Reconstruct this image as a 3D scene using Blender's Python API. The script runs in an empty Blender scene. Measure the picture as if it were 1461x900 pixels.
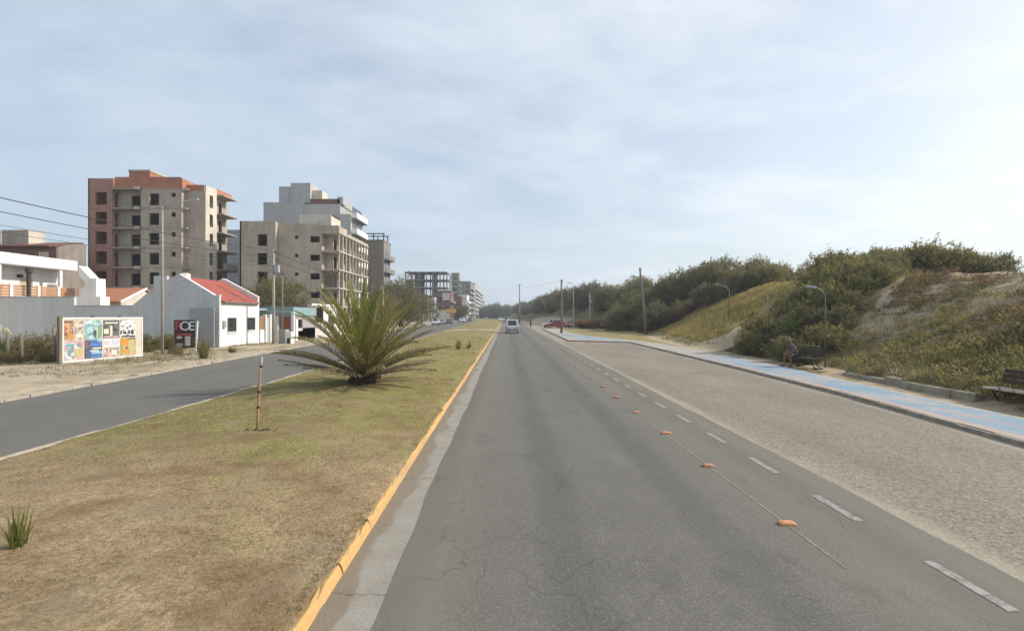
import bpy, bmesh, math, random
import numpy as np
from mathutils import Vector, Matrix, Euler
R = math.radians
sc = bpy.context.scene
COL = sc.collection
rnd = random.Random(7)
PI = math.pi

# ------------------------------------------------------------------ materials
def _nt(name):
    m = bpy.data.materials.new(name); m.use_nodes = True
    nt = m.node_tree
    b = nt.nodes['Principled BSDF']
    return m, nt, b

class NT:
    """small node graph helper"""
    def __init__(s, nt): s.nt = nt; s.L = nt.links.new
    def n(s, t, **kw):
        o = s.nt.nodes.new(t)
        for k, v in kw.items():
            if hasattr(o, k): setattr(o, k, v)
        return o
    def coord(s, scale=(1, 1, 1), loc=(0, 0, 0), kind='Object'):
        tc = s.n('ShaderNodeTexCoord'); mp = s.n('ShaderNodeMapping')
        mp.inputs['Scale'].default_value = scale; mp.inputs['Location'].default_value = loc
        s.L(tc.outputs[kind], mp.inputs['Vector']); return mp.outputs[0]
    def noise(s, vec, scale, detail=6, rough=.6, dist=0):
        o = s.n('ShaderNodeTexNoise'); o.inputs['Scale'].default_value = scale
        o.inputs['Detail'].default_value = detail; o.inputs['Roughness'].default_value = rough
        o.inputs['Distortion'].default_value = dist
        s.L(vec, o.inputs['Vector']); return o.outputs['Fac']
    def voro(s, vec, scale, feature='F1', out='Distance', rand=1):
        o = s.n('ShaderNodeTexVoronoi', feature=feature); o.inputs['Scale'].default_value = scale
        o.inputs['Randomness'].default_value = rand
        s.L(vec, o.inputs['Vector']); return o.outputs[out]
    def ramp(s, fac, stops):
        o = s.n('ShaderNodeValToRGB'); e = o.color_ramp.elements
        while len(e) < len(stops): e.new(.5)
        for el, (p, c) in zip(e, stops):
            el.position = p
            el.color = (c, c, c, 1) if isinstance(c, (int, float)) else (*c, 1)
        s.L(fac, o.inputs[0]); return o.outputs[0]
    def val(s, v):
        o = s.n('ShaderNodeValue'); o.outputs[0].default_value = v; return o.outputs[0]
    def math(s, op, a, b=None, clamp=False):
        o = s.n('ShaderNodeMath', operation=op, use_clamp=clamp)
        for i, x in enumerate((a, b)):
            if x is None: continue
            if isinstance(x, (int, float)): o.inputs[i].default_value = x
            else: s.L(x, o.inputs[i])
        return o.outputs[0]
    def mix(s, fac, a, b, mode='MIX'):
        o = s.n('ShaderNodeMix', data_type='RGBA', blend_type=mode)
        for i, x in ((0, fac), (6, a), (7, b)):
            if isinstance(x, (int, float)): o.inputs[i].default_value = x
            elif isinstance(x, tuple): o.inputs[i].default_value = (*x, 1)
            else: s.L(x, o.inputs[i])
        return o.outputs[2]
    def xyz(s, vec):
        o = s.n('ShaderNodeSeparateXYZ'); s.L(vec, o.inputs[0]); return o.outputs
    def attr(s, name, out='Fac'):
        o = s.n('ShaderNodeAttribute'); o.attribute_name = name; return o.outputs[out]
    def bump(s, h, strength, dist, b):
        o = s.n('ShaderNodeBump'); o.inputs['Strength'].default_value = strength
        o.inputs['Distance'].default_value = dist; s.L(h, o.inputs['Height'])
        s.L(o.outputs[0], b.inputs['Normal'])

def mat(name, c1, c2=None, scale=4., rough=.8, bump=0., bdist=.02, metallic=0., detail=7, stretch=(1, 1, 1),
        lo=.35, hi=.65, spec=.3, speck=0., streak=0., coat=0.):
    m, nt, b = _nt(name); g = NT(nt)
    if c2 is None: c2 = tuple(x * .8 for x in c1)
    v = g.coord(stretch)
    n1 = g.noise(v, scale, detail)
    c = g.ramp(n1, [(lo, c1), (hi, c2)])
    if streak:
        v2 = g.coord((1.6, 1.6, .12)); n2 = g.noise(v2, 1.5, 6, .65)
        k = g.ramp(n2, [(.42, 1.0), (.72, 1 - streak)])
        c = g.mix(1.0, c, k, 'MULTIPLY')
    if speck:
        n3 = g.noise(g.coord(), scale * 14, 3, .7)
        k = g.ramp(n3, [(.35, 1 - speck), (.65, 1 + 0.0)])
        c = g.mix(1.0, c, k, 'MULTIPLY')
    g.L(c, b.inputs['Base Color'])
    b.inputs['Roughness'].default_value = rough; b.inputs['Metallic'].default_value = metallic
    b.inputs['Specular IOR Level'].default_value = spec
    if coat: b.inputs['Coat Weight'].default_value = coat
    if bump: g.bump(n1 if not speck else g.noise(g.coord(), scale * 8, 6), bump, bdist, b)
    return m

M = {}
M['concrete'] = mat('raw_concrete', (0.526, 0.454, 0.364), (0.403, 0.342, 0.274), .55, .9, .3, .01, speck=.18, streak=.25)
M['concrete_grey'] = mat('grey_concrete', (0.470, 0.414, 0.347), (0.358, 0.314, 0.263), .5, .9, .3, .01, speck=.15, streak=.28)
M['slab'] = mat('slab_concrete', (.42, .37, .31), (.30, .265, .22), 1.2, .9, .2, .01, streak=.2)
M['column'] = mat('pale_concrete', (.50, .455, .385), (.40, .36, .30), 1.2, .9, .2, .01)
M['plaster'] = mat('pale_plaster', (.62, .57, .49), (.52, .47, .40), .5, .9, .1, .01, streak=.15)
M['white'] = mat('white_paint', (.80, .80, .79), (.70, .695, .68), .6, .7, .05, .01, streak=.16, speck=.05)
M['white_trim'] = mat('white_trim', (.8, .8, .79), (.72, .71, .69), 2, .6)
M['bluegrey'] = mat('blue_grey_render', (0.582, 0.594, 0.605), (0.515, 0.526, 0.532), .3, .85, .15, .01, speck=.06, streak=.13)
M['palegrey'] = mat('pale_grey_render', (.44, .455, .48), (.38, .39, .41), .3, .85, .05, .01, streak=.12)
M['midgrey'] = mat('mid_grey_render', (0.448, 0.437, 0.431), (0.392, 0.381, 0.375), .3, .85, .05, .01, streak=.12)
M['dark_void'] = mat('dark_interior', (.06, .055, .05), (.04, .037, .035), 2, .9)
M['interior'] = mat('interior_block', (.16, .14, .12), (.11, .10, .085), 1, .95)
M['redroof'] = mat('red_sheet_roof', (.37, .085, .052), (.28, .07, .048), 1.2, .55, .1, .01)
M['brownroof'] = mat('brown_red_roof', (.20, .085, .06), (.14, .065, .05), 1.2, .8)
M['brownwall'] = mat('brown_wall', (.19, .115, .09), (.15, .095, .078), .7, .9, streak=.2)
M['greywall'] = mat('stained_grey_wall', (.28, .25, .215), (.22, .195, .17), .5, .9, streak=.3)
M['wood'] = mat('orange_wood', (.46, .25, .13), (.37, .19, .095), 3, .6, stretch=(1, .2, 6))
M['oldwood'] = mat('weathered_wood', (.24, .20, .155), (.14, .115, .09), 6, .9, .4, .01, stretch=(1, 1, .15))
M['stakewood'] = mat('reddish_stake_wood', (.34, .19, .12), (.42, .30, .20), 5, .85, .3, .005, stretch=(1, 1, .4))
M['polewood'] = mat('pole_wood', (.23, .19, .15), (.15, .125, .10), 5, .9, .4, .01, stretch=(1, 1, .1))
M['poleconcrete'] = mat('pole_concrete', (.36, .33, .29), (.28, .26, .23), 3, .9)
M['galv'] = mat('galvanised_steel', (.42, .43, .43), (.33, .34, .34), 6, .5, metallic=.35)
M['iron'] = mat('black_iron', (.03, .03, .032), (.05, .045, .04), 8, .6, metallic=.4)
M['weathered'] = mat('weathered_lamp_steel', (.15, .145, .13), (.10, .095, .085), 5, .8)
M['cable'] = mat('cable_black', (.035, .035, .04), (.05, .05, .05), 3, .7)
M['darkmetal'] = mat('dark_metal', (.05, .05, .052), (.08, .075, .07), 4, .5, metallic=.3)
M['teal'] = mat('faded_teal_paint', (.21, .33, .35), (.26, .35, .355), 1, .8, streak=.2)
M['mauve'] = mat('mauve_render', (.36, .325, .33), (.31, .285, .29), 1.5, .9)
M['reddoor'] = mat('red_brown_shutter', (.30, .085, .05), (.24, .08, .055), 3, .6)
M['blind'] = mat('beige_blind', (.50, .43, .31), (.42, .36, .26), 3, .7, stretch=(1, 1, 6))
M['orange'] = mat('orange_plastic', (.58, .235, .11), (.60, .33, .19), 9, .55, lo=.4, hi=.7)
M['redorange'] = mat('red_orange_plastic', (.52, .17, .095), (.48, .25, .17), 9, .6)
M['fadedorange'] = mat('faded_orange_plastic', (.52, .27, .13), (.45, .30, .20), 9, .7)
M['skin'] = mat('skin', (.24, .135, .095), (.20, .11, .078), 6, .6)
M['hair'] = mat('grey_hair', (.30, .26, .22), (.18, .15, .13), 30, .8)
M['darkhair'] = mat('dark_hair', (.03, .022, .018), (.05, .035, .03), 30, .7)
M['shirt'] = mat('patterned_shirt', (.23, .19, .19), (.07, .06, .075), 14, .9, lo=.45, hi=.55)
M['shorts'] = mat('dark_shorts', (.045, .045, .07), (.10, .095, .13), 8, .9)
M['rust'] = mat('maroon_shirt', (.17, .06, .05), (.12, .045, .04), 6, .9)
M['tyre'] = mat('tyre_rubber', (.025, .025, .025), (.035, .035, .033), 9, .85)
M['rim'] = mat('wheel_rim', (.45, .45, .46), (.38, .38, .39), 9, .35, metallic=.6)
M['carwhite'] = mat('white_car_paint', (.74, .75, .74), (.68, .69, .68), 2, .35, coat=.5)
M['carsilver'] = mat('silver_car_paint', (.42, .44, .47), (.37, .39, .42), 2, .3, metallic=.4, coat=.5)
M['carblue'] = mat('dark_blue_car_paint', (.035, .05, .10), (.03, .04, .08), 2, .3, coat=.5)
M['cardark'] = mat('dark_grey_car_paint', (.05, .052, .055), (.04, .04, .045), 2, .3, coat=.5)
M['carred'] = mat('red_car_paint', (.36, .045, .04), (.30, .04, .035), 2, .35, coat=.5)
M['carmaroon'] = mat('maroon_car_paint', (.17, .035, .035), (.13, .03, .03), 2, .4, coat=.5)
M['glass'] = mat('dark_glass', (.035, .045, .05), (.05, .06, .065), 2, .08, spec=.6)
M['taillight'] = mat('tail_light_red', (.35, .02, .02), (.28, .02, .02), 5, .25)
M['headlight'] = mat('headlight_clear', (.65, .66, .66), (.55, .55, .56), 5, .15)
M['plate'] = mat('licence_plate_blank', (.5, .5, .5), (.42, .42, .43), 9, .5)
M['bumper'] = mat('black_bumper', (.035, .035, .036), (.05, .05, .05), 9, .7)
M['yellowsign'] = mat('yellow_sign_panel', (.72, .44, .09), (.66, .38, .08), 2, .5)
M['signblack'] = mat('black_sign_board', (.03, .028, .03), (.06, .05, .055), 5, .7)
M['signred'] = mat('red_lettering', (.60, .06, .09), (.55, .09, .11), 6, .6)
M['signwhite'] = mat('white_lettering', (.8, .8, .78), (.72, .72, .7), 6, .6)
M['lowall'] = mat('retaining_wall_concrete', (.44, .40, .31), (.28, .25, .19), 2.2, .95, .5, .02, speck=.3)
M['kerbgrey'] = mat('worn_kerb_concrete', (.46, .41, .33), (.27, .24, .20), 4, .95, .6, .02, speck=.4)
M['kerbleft'] = mat('pale_broken_kerb', (.48, .43, .35), (.34, .29, .22), 2.2, .95, .5, .03, speck=.25)
M['pinkwall'] = mat('pink_white_wall', (.70, .63, .62), (.52, .45, .43), 1.2, .8, streak=.2)
M['redend'] = mat('red_painted_kerb', (.42, .10, .07), (.36, .15, .11), 4, .85)

def brick_mat(name, a, b_, mortar, scale=1.0):
    m, nt, b = _nt(name); g = NT(nt)
    v = g.coord(); s = g.xyz(v)
    u = g.math('ADD', s[0], s[1])
    cmb = g.n('ShaderNodeCombineXYZ'); g.L(u, cmb.inputs[0]); g.L(s[2], cmb.inputs[1])
    br = g.n('ShaderNodeTexBrick'); br.inputs['Scale'].default_value = scale
    br.inputs['Brick Width'].default_value = .34; br.inputs['Row Height'].default_value = .19
    br.inputs['Mortar Size'].default_value = .012
    br.inputs['Color1'].default_value = (*a, 1); br.inputs['Color2'].default_value = (*b_, 1); br.inputs['Mortar'].default_value = (*mortar, 1)
    g.L(cmb.outputs[0], br.inputs['Vector'])
    n = g.noise(g.coord(), .6, 6); k = g.ramp(n, [(.35, .82), (.65, 1.08)])
    g.L(g.mix(1.0, br.outputs['Color'], k, 'MULTIPLY'), b.inputs['Base Color'])
    b.inputs['Roughness'].default_value = .9; b.inputs['Specular IOR Level'].default_value = .2
    return m
M['brick'] = brick_mat('hollow_brick', (.42, .20, .15), (.36, .17, .125), (.38, .30, .25))
M['brickorange'] = brick_mat('orange_hollow_brick', (.45, .18, .10), (.38, .15, .09), (.36, .26, .2))
M['brickdark'] = brick_mat('facade_brick', (.21, .10, .08), (.17, .085, .07), (.24, .19, .165))

def tile_mat(name, a, b_):
    m, nt, b = _nt(name); g = NT(nt)
    v = g.coord()
    w = g.n('ShaderNodeTexWave', wave_type='BANDS', bands_direction='X'); w.inputs['Scale'].default_value = 1.4
    w.inputs['Distortion'].default_value = .6; g.L(v, w.inputs['Vector'])
    n = g.noise(v, 3, 6)
    c = g.ramp(n, [(.35, a), (.65, b_)])
    k = g.ramp(w.outputs['Fac'], [(0, .72), (.5, 1)])
    g.L(g.mix(1, c, k, 'MULTIPLY'), b.inputs['Base Color'])
    b.inputs['Roughness'].default_value = .85
    g.bump(w.outputs['Fac'], .5, .05, b)
    return m
M['tile'] = tile_mat('orange_roof_tiles', (.48, .19, .10), (.40, .15, .085))

def asphalt_mat(name, base, brown, crackamt=1., wheel=True, xc=1.9):
    m, nt, b = _nt(name); g = NT(nt)
    v = g.coord(); s = g.xyz(v)
    big = g.noise(g.coord((.5, .06, 1)), 1.2, 5)
    blot = g.noise(v, .9, 7, .62)
    fine = g.noise(v, 55, 4, .75)
    grit = g.voro(v, 85, 'F1', 'Color')
    c = g.ramp(big, [(.3, tuple(x * .93 for x in base)), (.7, tuple(x * 1.08 for x in base))])
    c = g.mix(1, c, g.ramp(blot, [(.3, .92), (.7, 1.07)]), 'MULTIPLY')
    c = g.mix(1, c, g.ramp(fine, [(.3, .70), (.7, 1.28)]), 'MULTIPLY')
    gs = g.n('ShaderNodeSeparateColor'); g.L(grit, gs.inputs[0])
    c = g.mix(g.math('MULTIPLY', g.ramp(gs.outputs[0], [(.86, 0.), (.93, 1.)]), .45), c, tuple(x * 2.1 for x in base))
    # dusty brown wash away from the wheel tracks
    wx = g.math('ABSOLUTE', g.math('SUBTRACT', s[0], xc))
    side = g.ramp(g.math('DIVIDE', wx, 4.), [(.30, 0.), (.62, 1.)])
    dn = g.ramp(g.noise(g.coord((1, .12, 1)), .8, 6), [(.3, .25), (.65, 1.)])
    c = g.mix(g.math('MULTIPLY', side, g.math('MULTIPLY', dn, .75)), c, brown)
    st_ = g.ramp(g.noise(g.coord((1, .45, 1), (31, 4, 0)), 1.5, 6, .6), [(.60, 1.), (.70, .82)])
    c = g.mix(1, c, st_, 'MULTIPLY')
    # wheel-track polish
    if wheel:
        wv = g.math('SINE', g.math('MULTIPLY', g.math('SUBTRACT', s[0], .25), 3.6))
        k = g.ramp(wv, [(.2, 1.05), (.95, .88)])
        c = g.mix(1, c, k, 'MULTIPLY')
    # cracks
    dv = g.n('ShaderNodeTexNoise'); dv.inputs['Scale'].default_value = 1.6; dv.inputs['Detail'].default_value = 7
    g.L(v, dv.inputs['Vector'])
    vm = g.n('ShaderNodeVectorMath', operation='MULTIPLY_ADD'); vm.inputs[1].default_value = (.55, .55, 0)
    g.L(dv.outputs['Color'], vm.inputs[0]); g.L(g.coord((1, .55, 1)), vm.inputs[2])
    e = g.voro(vm.outputs[0], .9, 'DISTANCE_TO_EDGE')
    e2 = g.voro(vm.outputs[0], 2.7, 'DISTANCE_TO_EDGE')
    mk = g.ramp(g.noise(v, .33, 3), [(.42, 0.), (.56, 1.)])
    mk2 = g.ramp(g.noise(g.coord((1, .4, 1), (9, 3, 0)), .5, 3), [(.55, 0.), (.64, 1.)])
    k1 = g.math('MULTIPLY', g.ramp(e, [(.0, 1.), (.006, 0.)]), mk)
    k2 = g.math('MULTIPLY', g.ramp(e2, [(.0, 1.), (.016, 0.)]), mk2)
    k = g.math('MULTIPLY', g.math('MAXIMUM', k1, k2), .38 * crackamt)
    c = g.mix(k, c, (.02, .019, .018))
    g.L(c, b.inputs['Base Color'])
    b.inputs['Roughness'].default_value = .86; b.inputs['Specular IOR Level'].default_value = .25
    g.bump(g.math('ADD', fine, g.math('MULTIPLY', k, -2.)), .35, .006, b)
    return m
M['asphalt'] = asphalt_mat('worn_asphalt', (.122, .115, .103), (.182, .164, .128), xc=1.5)
M['asphalt_left'] = asphalt_mat('grey_asphalt', (.124, .118, .108), (.145, .134, .112), .5, False, -12.)

def gravel_mat():
    m, nt, b = _nt('exposed_aggregate'); g = NT(nt)
    v = g.coord(); s = g.xyz(v)
    cell = g.voro(v, 26, 'F1', 'Color'); sp = g.n('ShaderNodeSeparateColor'); g.L(cell, sp.inputs[0])
    cell2 = g.voro(v, 60, 'F1', 'Color'); sp2 = g.n('ShaderNodeSeparateColor'); g.L(cell2, sp2.inputs[0])
    c = g.ramp(sp.outputs[0], [(0., (.085, .078, .07)), (.25, (.19, .165, .135)), (.65, (.235, .205, .17)), (1., (.34, .31, .265))])
    c2 = g.ramp(sp2.outputs[0], [(0., (.09, .082, .074)), (.3, (.215, .19, .155)), (1., (.32, .285, .24))])
    c = g.mix(.5, c, c2)
    c = g.mix(1, c, (1.0, .98, .945), 'MULTIPLY')
    big = g.noise(g.coord((1, .35, 1)), .45, 6)
    c = g.mix(1, c, g.ramp(big, [(.3, .82), (.7, 1.12)]), 'MULTIPLY')
    # sandy drift along both edges
    dn = g.noise(g.coord((1, .3, 1)), 1.1, 7)
    ed = g.ramp(g.math('ADD', g.attr('edge'), g.math('MULTIPLY', g.math('SUBTRACT', dn, .5), 1.0)), [(.50, 0.), (.85, 1.)])
    c = g.mix(g.math('MULTIPLY', ed, .6), c, (.37, .32, .25))
    # rust-coloured spill
    d = g.math('ADD', g.math('ABSOLUTE', g.math('DIVIDE', g.math('SUBTRACT', s[0], 8.35), .45)), g.math('ABSOLUTE', g.math('DIVIDE', g.math('SUBTRACT', s[1], 12.75), .22)))
    sm = g.ramp(g.math('ADD', d, g.math('MULTIPLY', g.noise(v, 6, 6), .8)), [(.7, 1.), (1.2, 0.)])
    c = g.mix(g.math('MULTIPLY', sm, .6), c, (.36, .20, .11))
    g.L(c, b.inputs['Base Color']); b.inputs['Roughness'].default_value = .92; b.inputs['Specular IOR Level'].default_value = .2
    g.bump(g.voro(v, 26, 'F1'), .5, .012, b)
    return m
M['gravel'] = gravel_mat()

def gutter_mat():
    m, nt, b = _nt('gutter_concrete'); g = NT(nt)
    v = g.coord(); s = g.xyz(v)
    fine = g.noise(v, 40, 5, .7); n = g.noise(v, 2.5, 7)
    c = g.ramp(n, [(.3, (.235, .21, .175)), (.7, (.305, .28, .24))])
    c = g.mix(1, c, g.ramp(fine, [(.3, .75), (.7, 1.15)]), 'MULTIPLY')
    # wind-blown soil against the kerb
    w = g.math('ADD', g.math('MULTIPLY', g.math('ADD', s[0], 1.6), 2.2), g.math('MULTIPLY', g.math('SUBTRACT', g.noise(g.coord((1, .45, 1)), 1.3, 6), .5), 1.9))
    soil = g.ramp(w, [(.42, 1.), (.56, 0.)])
    c = g.mix(g.math('MULTIPLY', soil, .8), c, g.ramp(fine, [(.3, (.155, .118, .08)), (.7, (.215, .168, .118))]))
    # joints
    dist = g.math('MULTIPLY', g.noise(v, 3, 4), .5)
    fr = g.math('FRACT', g.math('MULTIPLY', g.math('ADD', s[1], dist), .29))
    j = g.ramp(g.math('ABSOLUTE', g.math('SUBTRACT', fr, .5)), [(.0, 1.), (.006, 0.)])
    c = g.mix(g.math('MULTIPLY', j, .75), c, (.06, .05, .04))
    g.L(c, b.inputs['Base Color']); b.inputs['Roughness'].default_value = .92
    g.bump(g.math('ADD', fine, n), .5, .01, b)
    return m
M['gutter'] = gutter_mat()

def yellow_mat():
    m, nt, b = _nt('yellow_kerb_paint'); g = NT(nt)
    v = g.coord()
    n = g.noise(v, 5, 8, .65); n2 = g.noise(v, 24, 5, .7)
    c = g.ramp(n, [(.3, (.55, .325, .105)), (.7, (.42, .265, .105))])
    w = g.ramp(n2, [(.54, 0.), (.66, 1.)])
    c = g.mix(g.math('MULTIPLY', w, .6), c, (.52, .44, .30))
    dirt = g.ramp(g.noise(g.coord((1, .4, 1), (5, 0, 0)), 1.6, 6), [(.52, 0.), (.72, 1.)])
    c = g.mix(g.math('MULTIPLY', dirt, .6), c, (.24, .19, .11))
    g.L(c, b.inputs['Base Color']); b.inputs['Roughness'].default_value = .8
    g.bump(n2, .5, .012, b)
    return m
M['yellow'] = yellow_mat()

def turf_mat():
    m, nt, b = _nt('patchy_dry_turf'); g = NT(nt)
    v = g.coord(); s = g.xyz(v)
    n1 = g.noise(v, .42, 7, .65); n2 = g.noise(v, 2.4, 8, .7); n3 = g.noise(v, 22, 6, .75)
    far = g.ramp(g.math('DIVIDE', s[1], 40.), [(.17, .0), (.34, .32), (1., .42)])
    gr = g.ramp(g.math('ADD', g.math('ADD', g.math('MULTIPLY', n1, .65), g.math('MULTIPLY', n2, .35)), g.math('SUBTRACT', far, .08)), [(.48, 0.), (.59, 1.)])
    dry = g.ramp(n2, [(.28, (.215, .152, .085)), (.5, (.31, .228, .132)), (.72, (.42, .325, .20))])
    green = g.ramp(n2, [(.3, (.165, .155, .05)), (.55, (.22, .20, .072)), (.75, (.28, .24, .105))])
    c = g.mix(g.math('MULTIPLY', gr, .85), dry, green)
    c = g.mix(1, c, g.ramp(n3, [(.3, .50), (.7, 1.60)]), 'MULTIPLY')
    brn = g.ramp(g.noise(g.coord((1, 1, 1), (14, 2, 0)), .8, 7, .62), [(.50, 0.), (.62, 1.)])
    c = g.mix(g.math('MULTIPLY', brn, .7), c, g.ramp(n2, [(.3, (.17, .11, .06)), (.7, (.30, .20, .12))]))
    clump = g.ramp(g.noise(g.coord((1, 1, 1), (7, 7, 0)), 3.4, 5, .6), [(.60, 0.), (.70, 1.)])
    c = g.mix(g.math('MULTIPLY', clump, .5), c, (.10, .095, .04))
    bare = g.ramp(g.noise(g.coord((1, 1, 1), (4, 8, 0)), 1.1, 7, .65), [(.52, 0.), (.64, 1.)])
    c = g.mix(g.math('MULTIPLY', bare, .55), c, g.ramp(n3, [(.3, (.25, .20, .13)), (.7, (.34, .28, .19))]))
    g.L(c, b.inputs['Base Color']); b.inputs['Roughness'].default_value = .95; b.inputs['Specular IOR Level'].default_value = .1
    g.bump(g.math('ADD', g.math('MULTIPLY', n2, .6), n3), .9, .04, b)
    return m
M['turf'] = turf_mat()

def leftpave_mat():
    m, nt, b = _nt('sandy_pavement'); g = NT(nt)
    v = g.coord()
    n1 = g.noise(v, .35, 7, .62); n2 = g.noise(v, 3, 7, .7); n3 = g.noise(v, 25, 5, .7)
    c = g.ramp(n1, [(.32, (.31, .24, .155)), (.5, (.41, .33, .225)), (.68, (.47, .39, .28))])
    c = g.mix(1, c, g.ramp(n2, [(.3, .74), (.7, 1.16)]), 'MULTIPLY')
    c = g.mix(1, c, g.ramp(n3, [(.3, .74), (.7, 1.18)]), 'MULTIPLY')
    weed = g.ramp(g.noise(g.coord((.8, .5, 1), (3, 0, 0)), .5, 7, .7), [(.50, 0.), (.60, 1.)])
    c = g.mix(g.math('MULTIPLY', weed, .7), c, g.ramp(n2, [(.3, (.115, .10, .045)), (.7, (.21, .165, .085))]))
    g.L(c, b.inputs['Base Color']); b.inputs['Roughness'].default_value = .95
    g.bump(g.math('ADD', n2, n3), .6, .04, b)
    return m
M['leftpave'] = leftpave_mat()

def path_mat():
    m, nt, b = _nt('worn_blue_path_paint'); g = NT(nt)
    v = g.coord(); s = g.xyz(v)
    n1 = g.noise(v, .6, 6); n2 = g.noise(v, 5, 7, .7); n3 = g.noise(v, 40, 4)
    blue = g.ramp(n1, [(.3, (.165, .25, .325)), (.7, (.215, .295, .35))])
    wearn = g.math('ADD', g.math('MULTIPLY', n2, .5), g.math('MULTIPLY', n1, .5))
    grey = g.ramp(n2, [(.3, (.30, .265, .23)), (.7, (.40, .36, .31))])
    t = g.attr('across')      # 0 kerb edge .. 1 back edge
    tt = g.math('ADD', t, g.math('MULTIPLY', g.math('SUBTRACT', n2, .5), .10))
    band = g.ramp(tt, [(.10, 0.), (.16, 1.), (.88, 1.), (.95, 0.)])
    wear = g.ramp(wearn, [(.50, 1.), (.62, .3)])
    worn_y = g.ramp(g.math('DIVIDE', s[1], 100.), [(.30, 1.), (.335, .12), (.50, .2), (.54, .9), (.70, .8), (.8, 0.)])
    c = g.mix(g.math('MULTIPLY', g.math('MULTIPLY', band, wear), worn_y), grey, blue)
    # red stripes: one along the middle, one at the kerb edge, cross joints
    red = g.ramp(n2, [(.3, (.42, .20, .165)), (.7, (.45, .29, .25))])
    l1 = g.ramp(g.math('ABSOLUTE', g.math('SUBTRACT', tt, .47)), [(.03, 1.), (.05, 0.)])
    l2 = g.ramp(g.math('ABSOLUTE', g.math('SUBTRACT', tt, .11)), [(.035, 1.), (.065, 0.)])
    rm = g.ramp(g.noise(g.coord((1, .3, 1)), .9, 5), [(.43, 0.), (.58, .72)])
    c = g.mix(g.math('MULTIPLY', g.math('MAXIMUM', l1, l2), rm), c, red)
    fr = g.math('FRACT', g.math('DIVIDE', g.math('ADD', s[1], g.math('MULTIPLY', s[0], .12)), 2.4))
    j = g.ramp(g.math('ABSOLUTE', g.math('SUBTRACT', fr, .5)), [(.0, 1.), (.012, 0.)])
    c = g.mix(g.math('MULTIPLY', j, .5), c, (.13, .14, .17))
    sand = g.ramp(g.noise(g.coord((1, .5, 1), (2, 7, 0)), .8, 7, .65), [(.54, 0.), (.66, 1.)])
    c = g.mix(g.math('MULTIPLY', sand, .6), c, (.40, .335, .26))
    c = g.mix(1, c, g.ramp(n3, [(.3, .88), (.7, 1.1)]), 'MULTIPLY')
    g.L(c, b.inputs['Base Color']); b.inputs['Roughness'].default_value = .85
    g.bump(n3, .2, .005, b)
    return m
M['path'] = path_mat()

def dune_mat():
    m, nt, b = _nt('dune_sand_and_grass'); g = NT(nt)
    v = g.coord()
    n1 = g.noise(v, .35, 7, .65); n2 = g.noise(v, 2., 8, .7); n3 = g.noise(v, 18, 5, .75)
    sand = g.ramp(n2, [(.3, (.35, .275, .185)), (.7, (.46, .375, .265))])
    cover = g.ramp(n1, [(.32, (.15, .105, .072)), (.46, (.20, .155, .085)), (.58, (.135, .12, .055)), (.72, (.22, .175, .10))])
    cover = g.mix(1, cover, g.ramp(n2, [(.3, .7), (.7, 1.25)]), 'MULTIPLY')
    grass = g.ramp(n2, [(.3, (.21, .18, .075)), (.7, (.35, .285, .14))])
    sm = g.ramp(g.math('ADD', g.attr('sand'), g.math('MULTIPLY', g.math('SUBTRACT', n2, .5), .9)), [(.42, 0.), (.60, 1.)])
    gm = g.ramp(g.math('ADD', g.attr('grass'), g.math('MULTIPLY', g.math('SUBTRACT', n1, .5), .7)), [(.40, 0.), (.62, 1.)])
    c = g.mix(gm, cover, grass)
    c = g.mix(sm, c, sand)
    c = g.mix(1, c, g.ramp(n3, [(.3, .72), (.7, 1.2)]), 'MULTIPLY')
    g.L(c, b.inputs['Base Color']); b.inputs['Roughness'].default_value = .95; b.inputs['Specular IOR Level'].default_value = .1
    g.bump(g.math('ADD', n2, n3), .8, .06, b)
    return m
M['dune'] = dune_mat()
M['ground'] = mat('coastal_ground', (.20, .17, .11), (.14, .13, .075), .15, .95, .3, .05)

def leaf_mat(name, dark, light, dry=None, drya=0., rough=.65):
    """leaves: colour by a per-leaf random 'tint' and a per-plant random"""
    m, nt, b = _nt(name); g = NT(nt)
    t = g.attr('tint')
    oi = g.n('ShaderNodeObjectInfo')
    c = g.ramp(t, [(.05, dark), (.9, light)])
    if dry:
        c = g.mix(g.math('MULTIPLY', g.ramp(t, [(1 - drya - .04, 0.), (1 - drya + .04, 1.)]), .85), c, dry)
    k = g.ramp(oi.outputs['Random'], [(0., (.78, .82, .80)), (.5, (1., 1., 1.)), (1., (1.22, 1.12, 1.0))])
    g.L(g.mix(1, c, k, 'MULTIPLY'), b.inputs['Base Color'])
    b.inputs['Roughness'].default_value = rough; b.inputs['Specular IOR Level'].default_value = .25
    tr = g.n('ShaderNodeBsdfTranslucent'); g.L(g.mix(1, c, (1.1, 1.15, .7), 'MULTIPLY'), tr.inputs[0])
    mx = g.n('ShaderNodeMixShader'); mx.inputs[0].default_value = .40
    g.L(b.outputs[0], mx.inputs[1]); g.L(tr.outputs[0], mx.inputs[2])
    g.L(mx.outputs[0], nt.nodes['Material Output'].inputs['Surface'])
    return m
M['leaf_dark'] = leaf_mat('dark_scrub_leaves', (0.082, 0.089, 0.051), (0.233, 0.218, 0.122), (0.329, 0.197, 0.146), .12)
M['leaf_olive'] = leaf_mat('olive_scrub_leaves', (0.099, 0.100, 0.045), (0.295, 0.259, 0.124), (0.375, 0.239, 0.150), .10)
M['leaf_brown'] = leaf_mat('brown_scrub_leaves', (0.114, 0.071, 0.055), (0.257, 0.163, 0.117), (0.360, 0.222, 0.155), .2)
M['leaf_green'] = leaf_mat('green_scrub_leaves', (0.095, 0.110, 0.049), (0.241, 0.258, 0.112))
M['leaf_dry'] = leaf_mat('dry_weed_leaves', (.11, .085, .035), (.25, .20, .095), (.30, .25, .15), .25)
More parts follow.
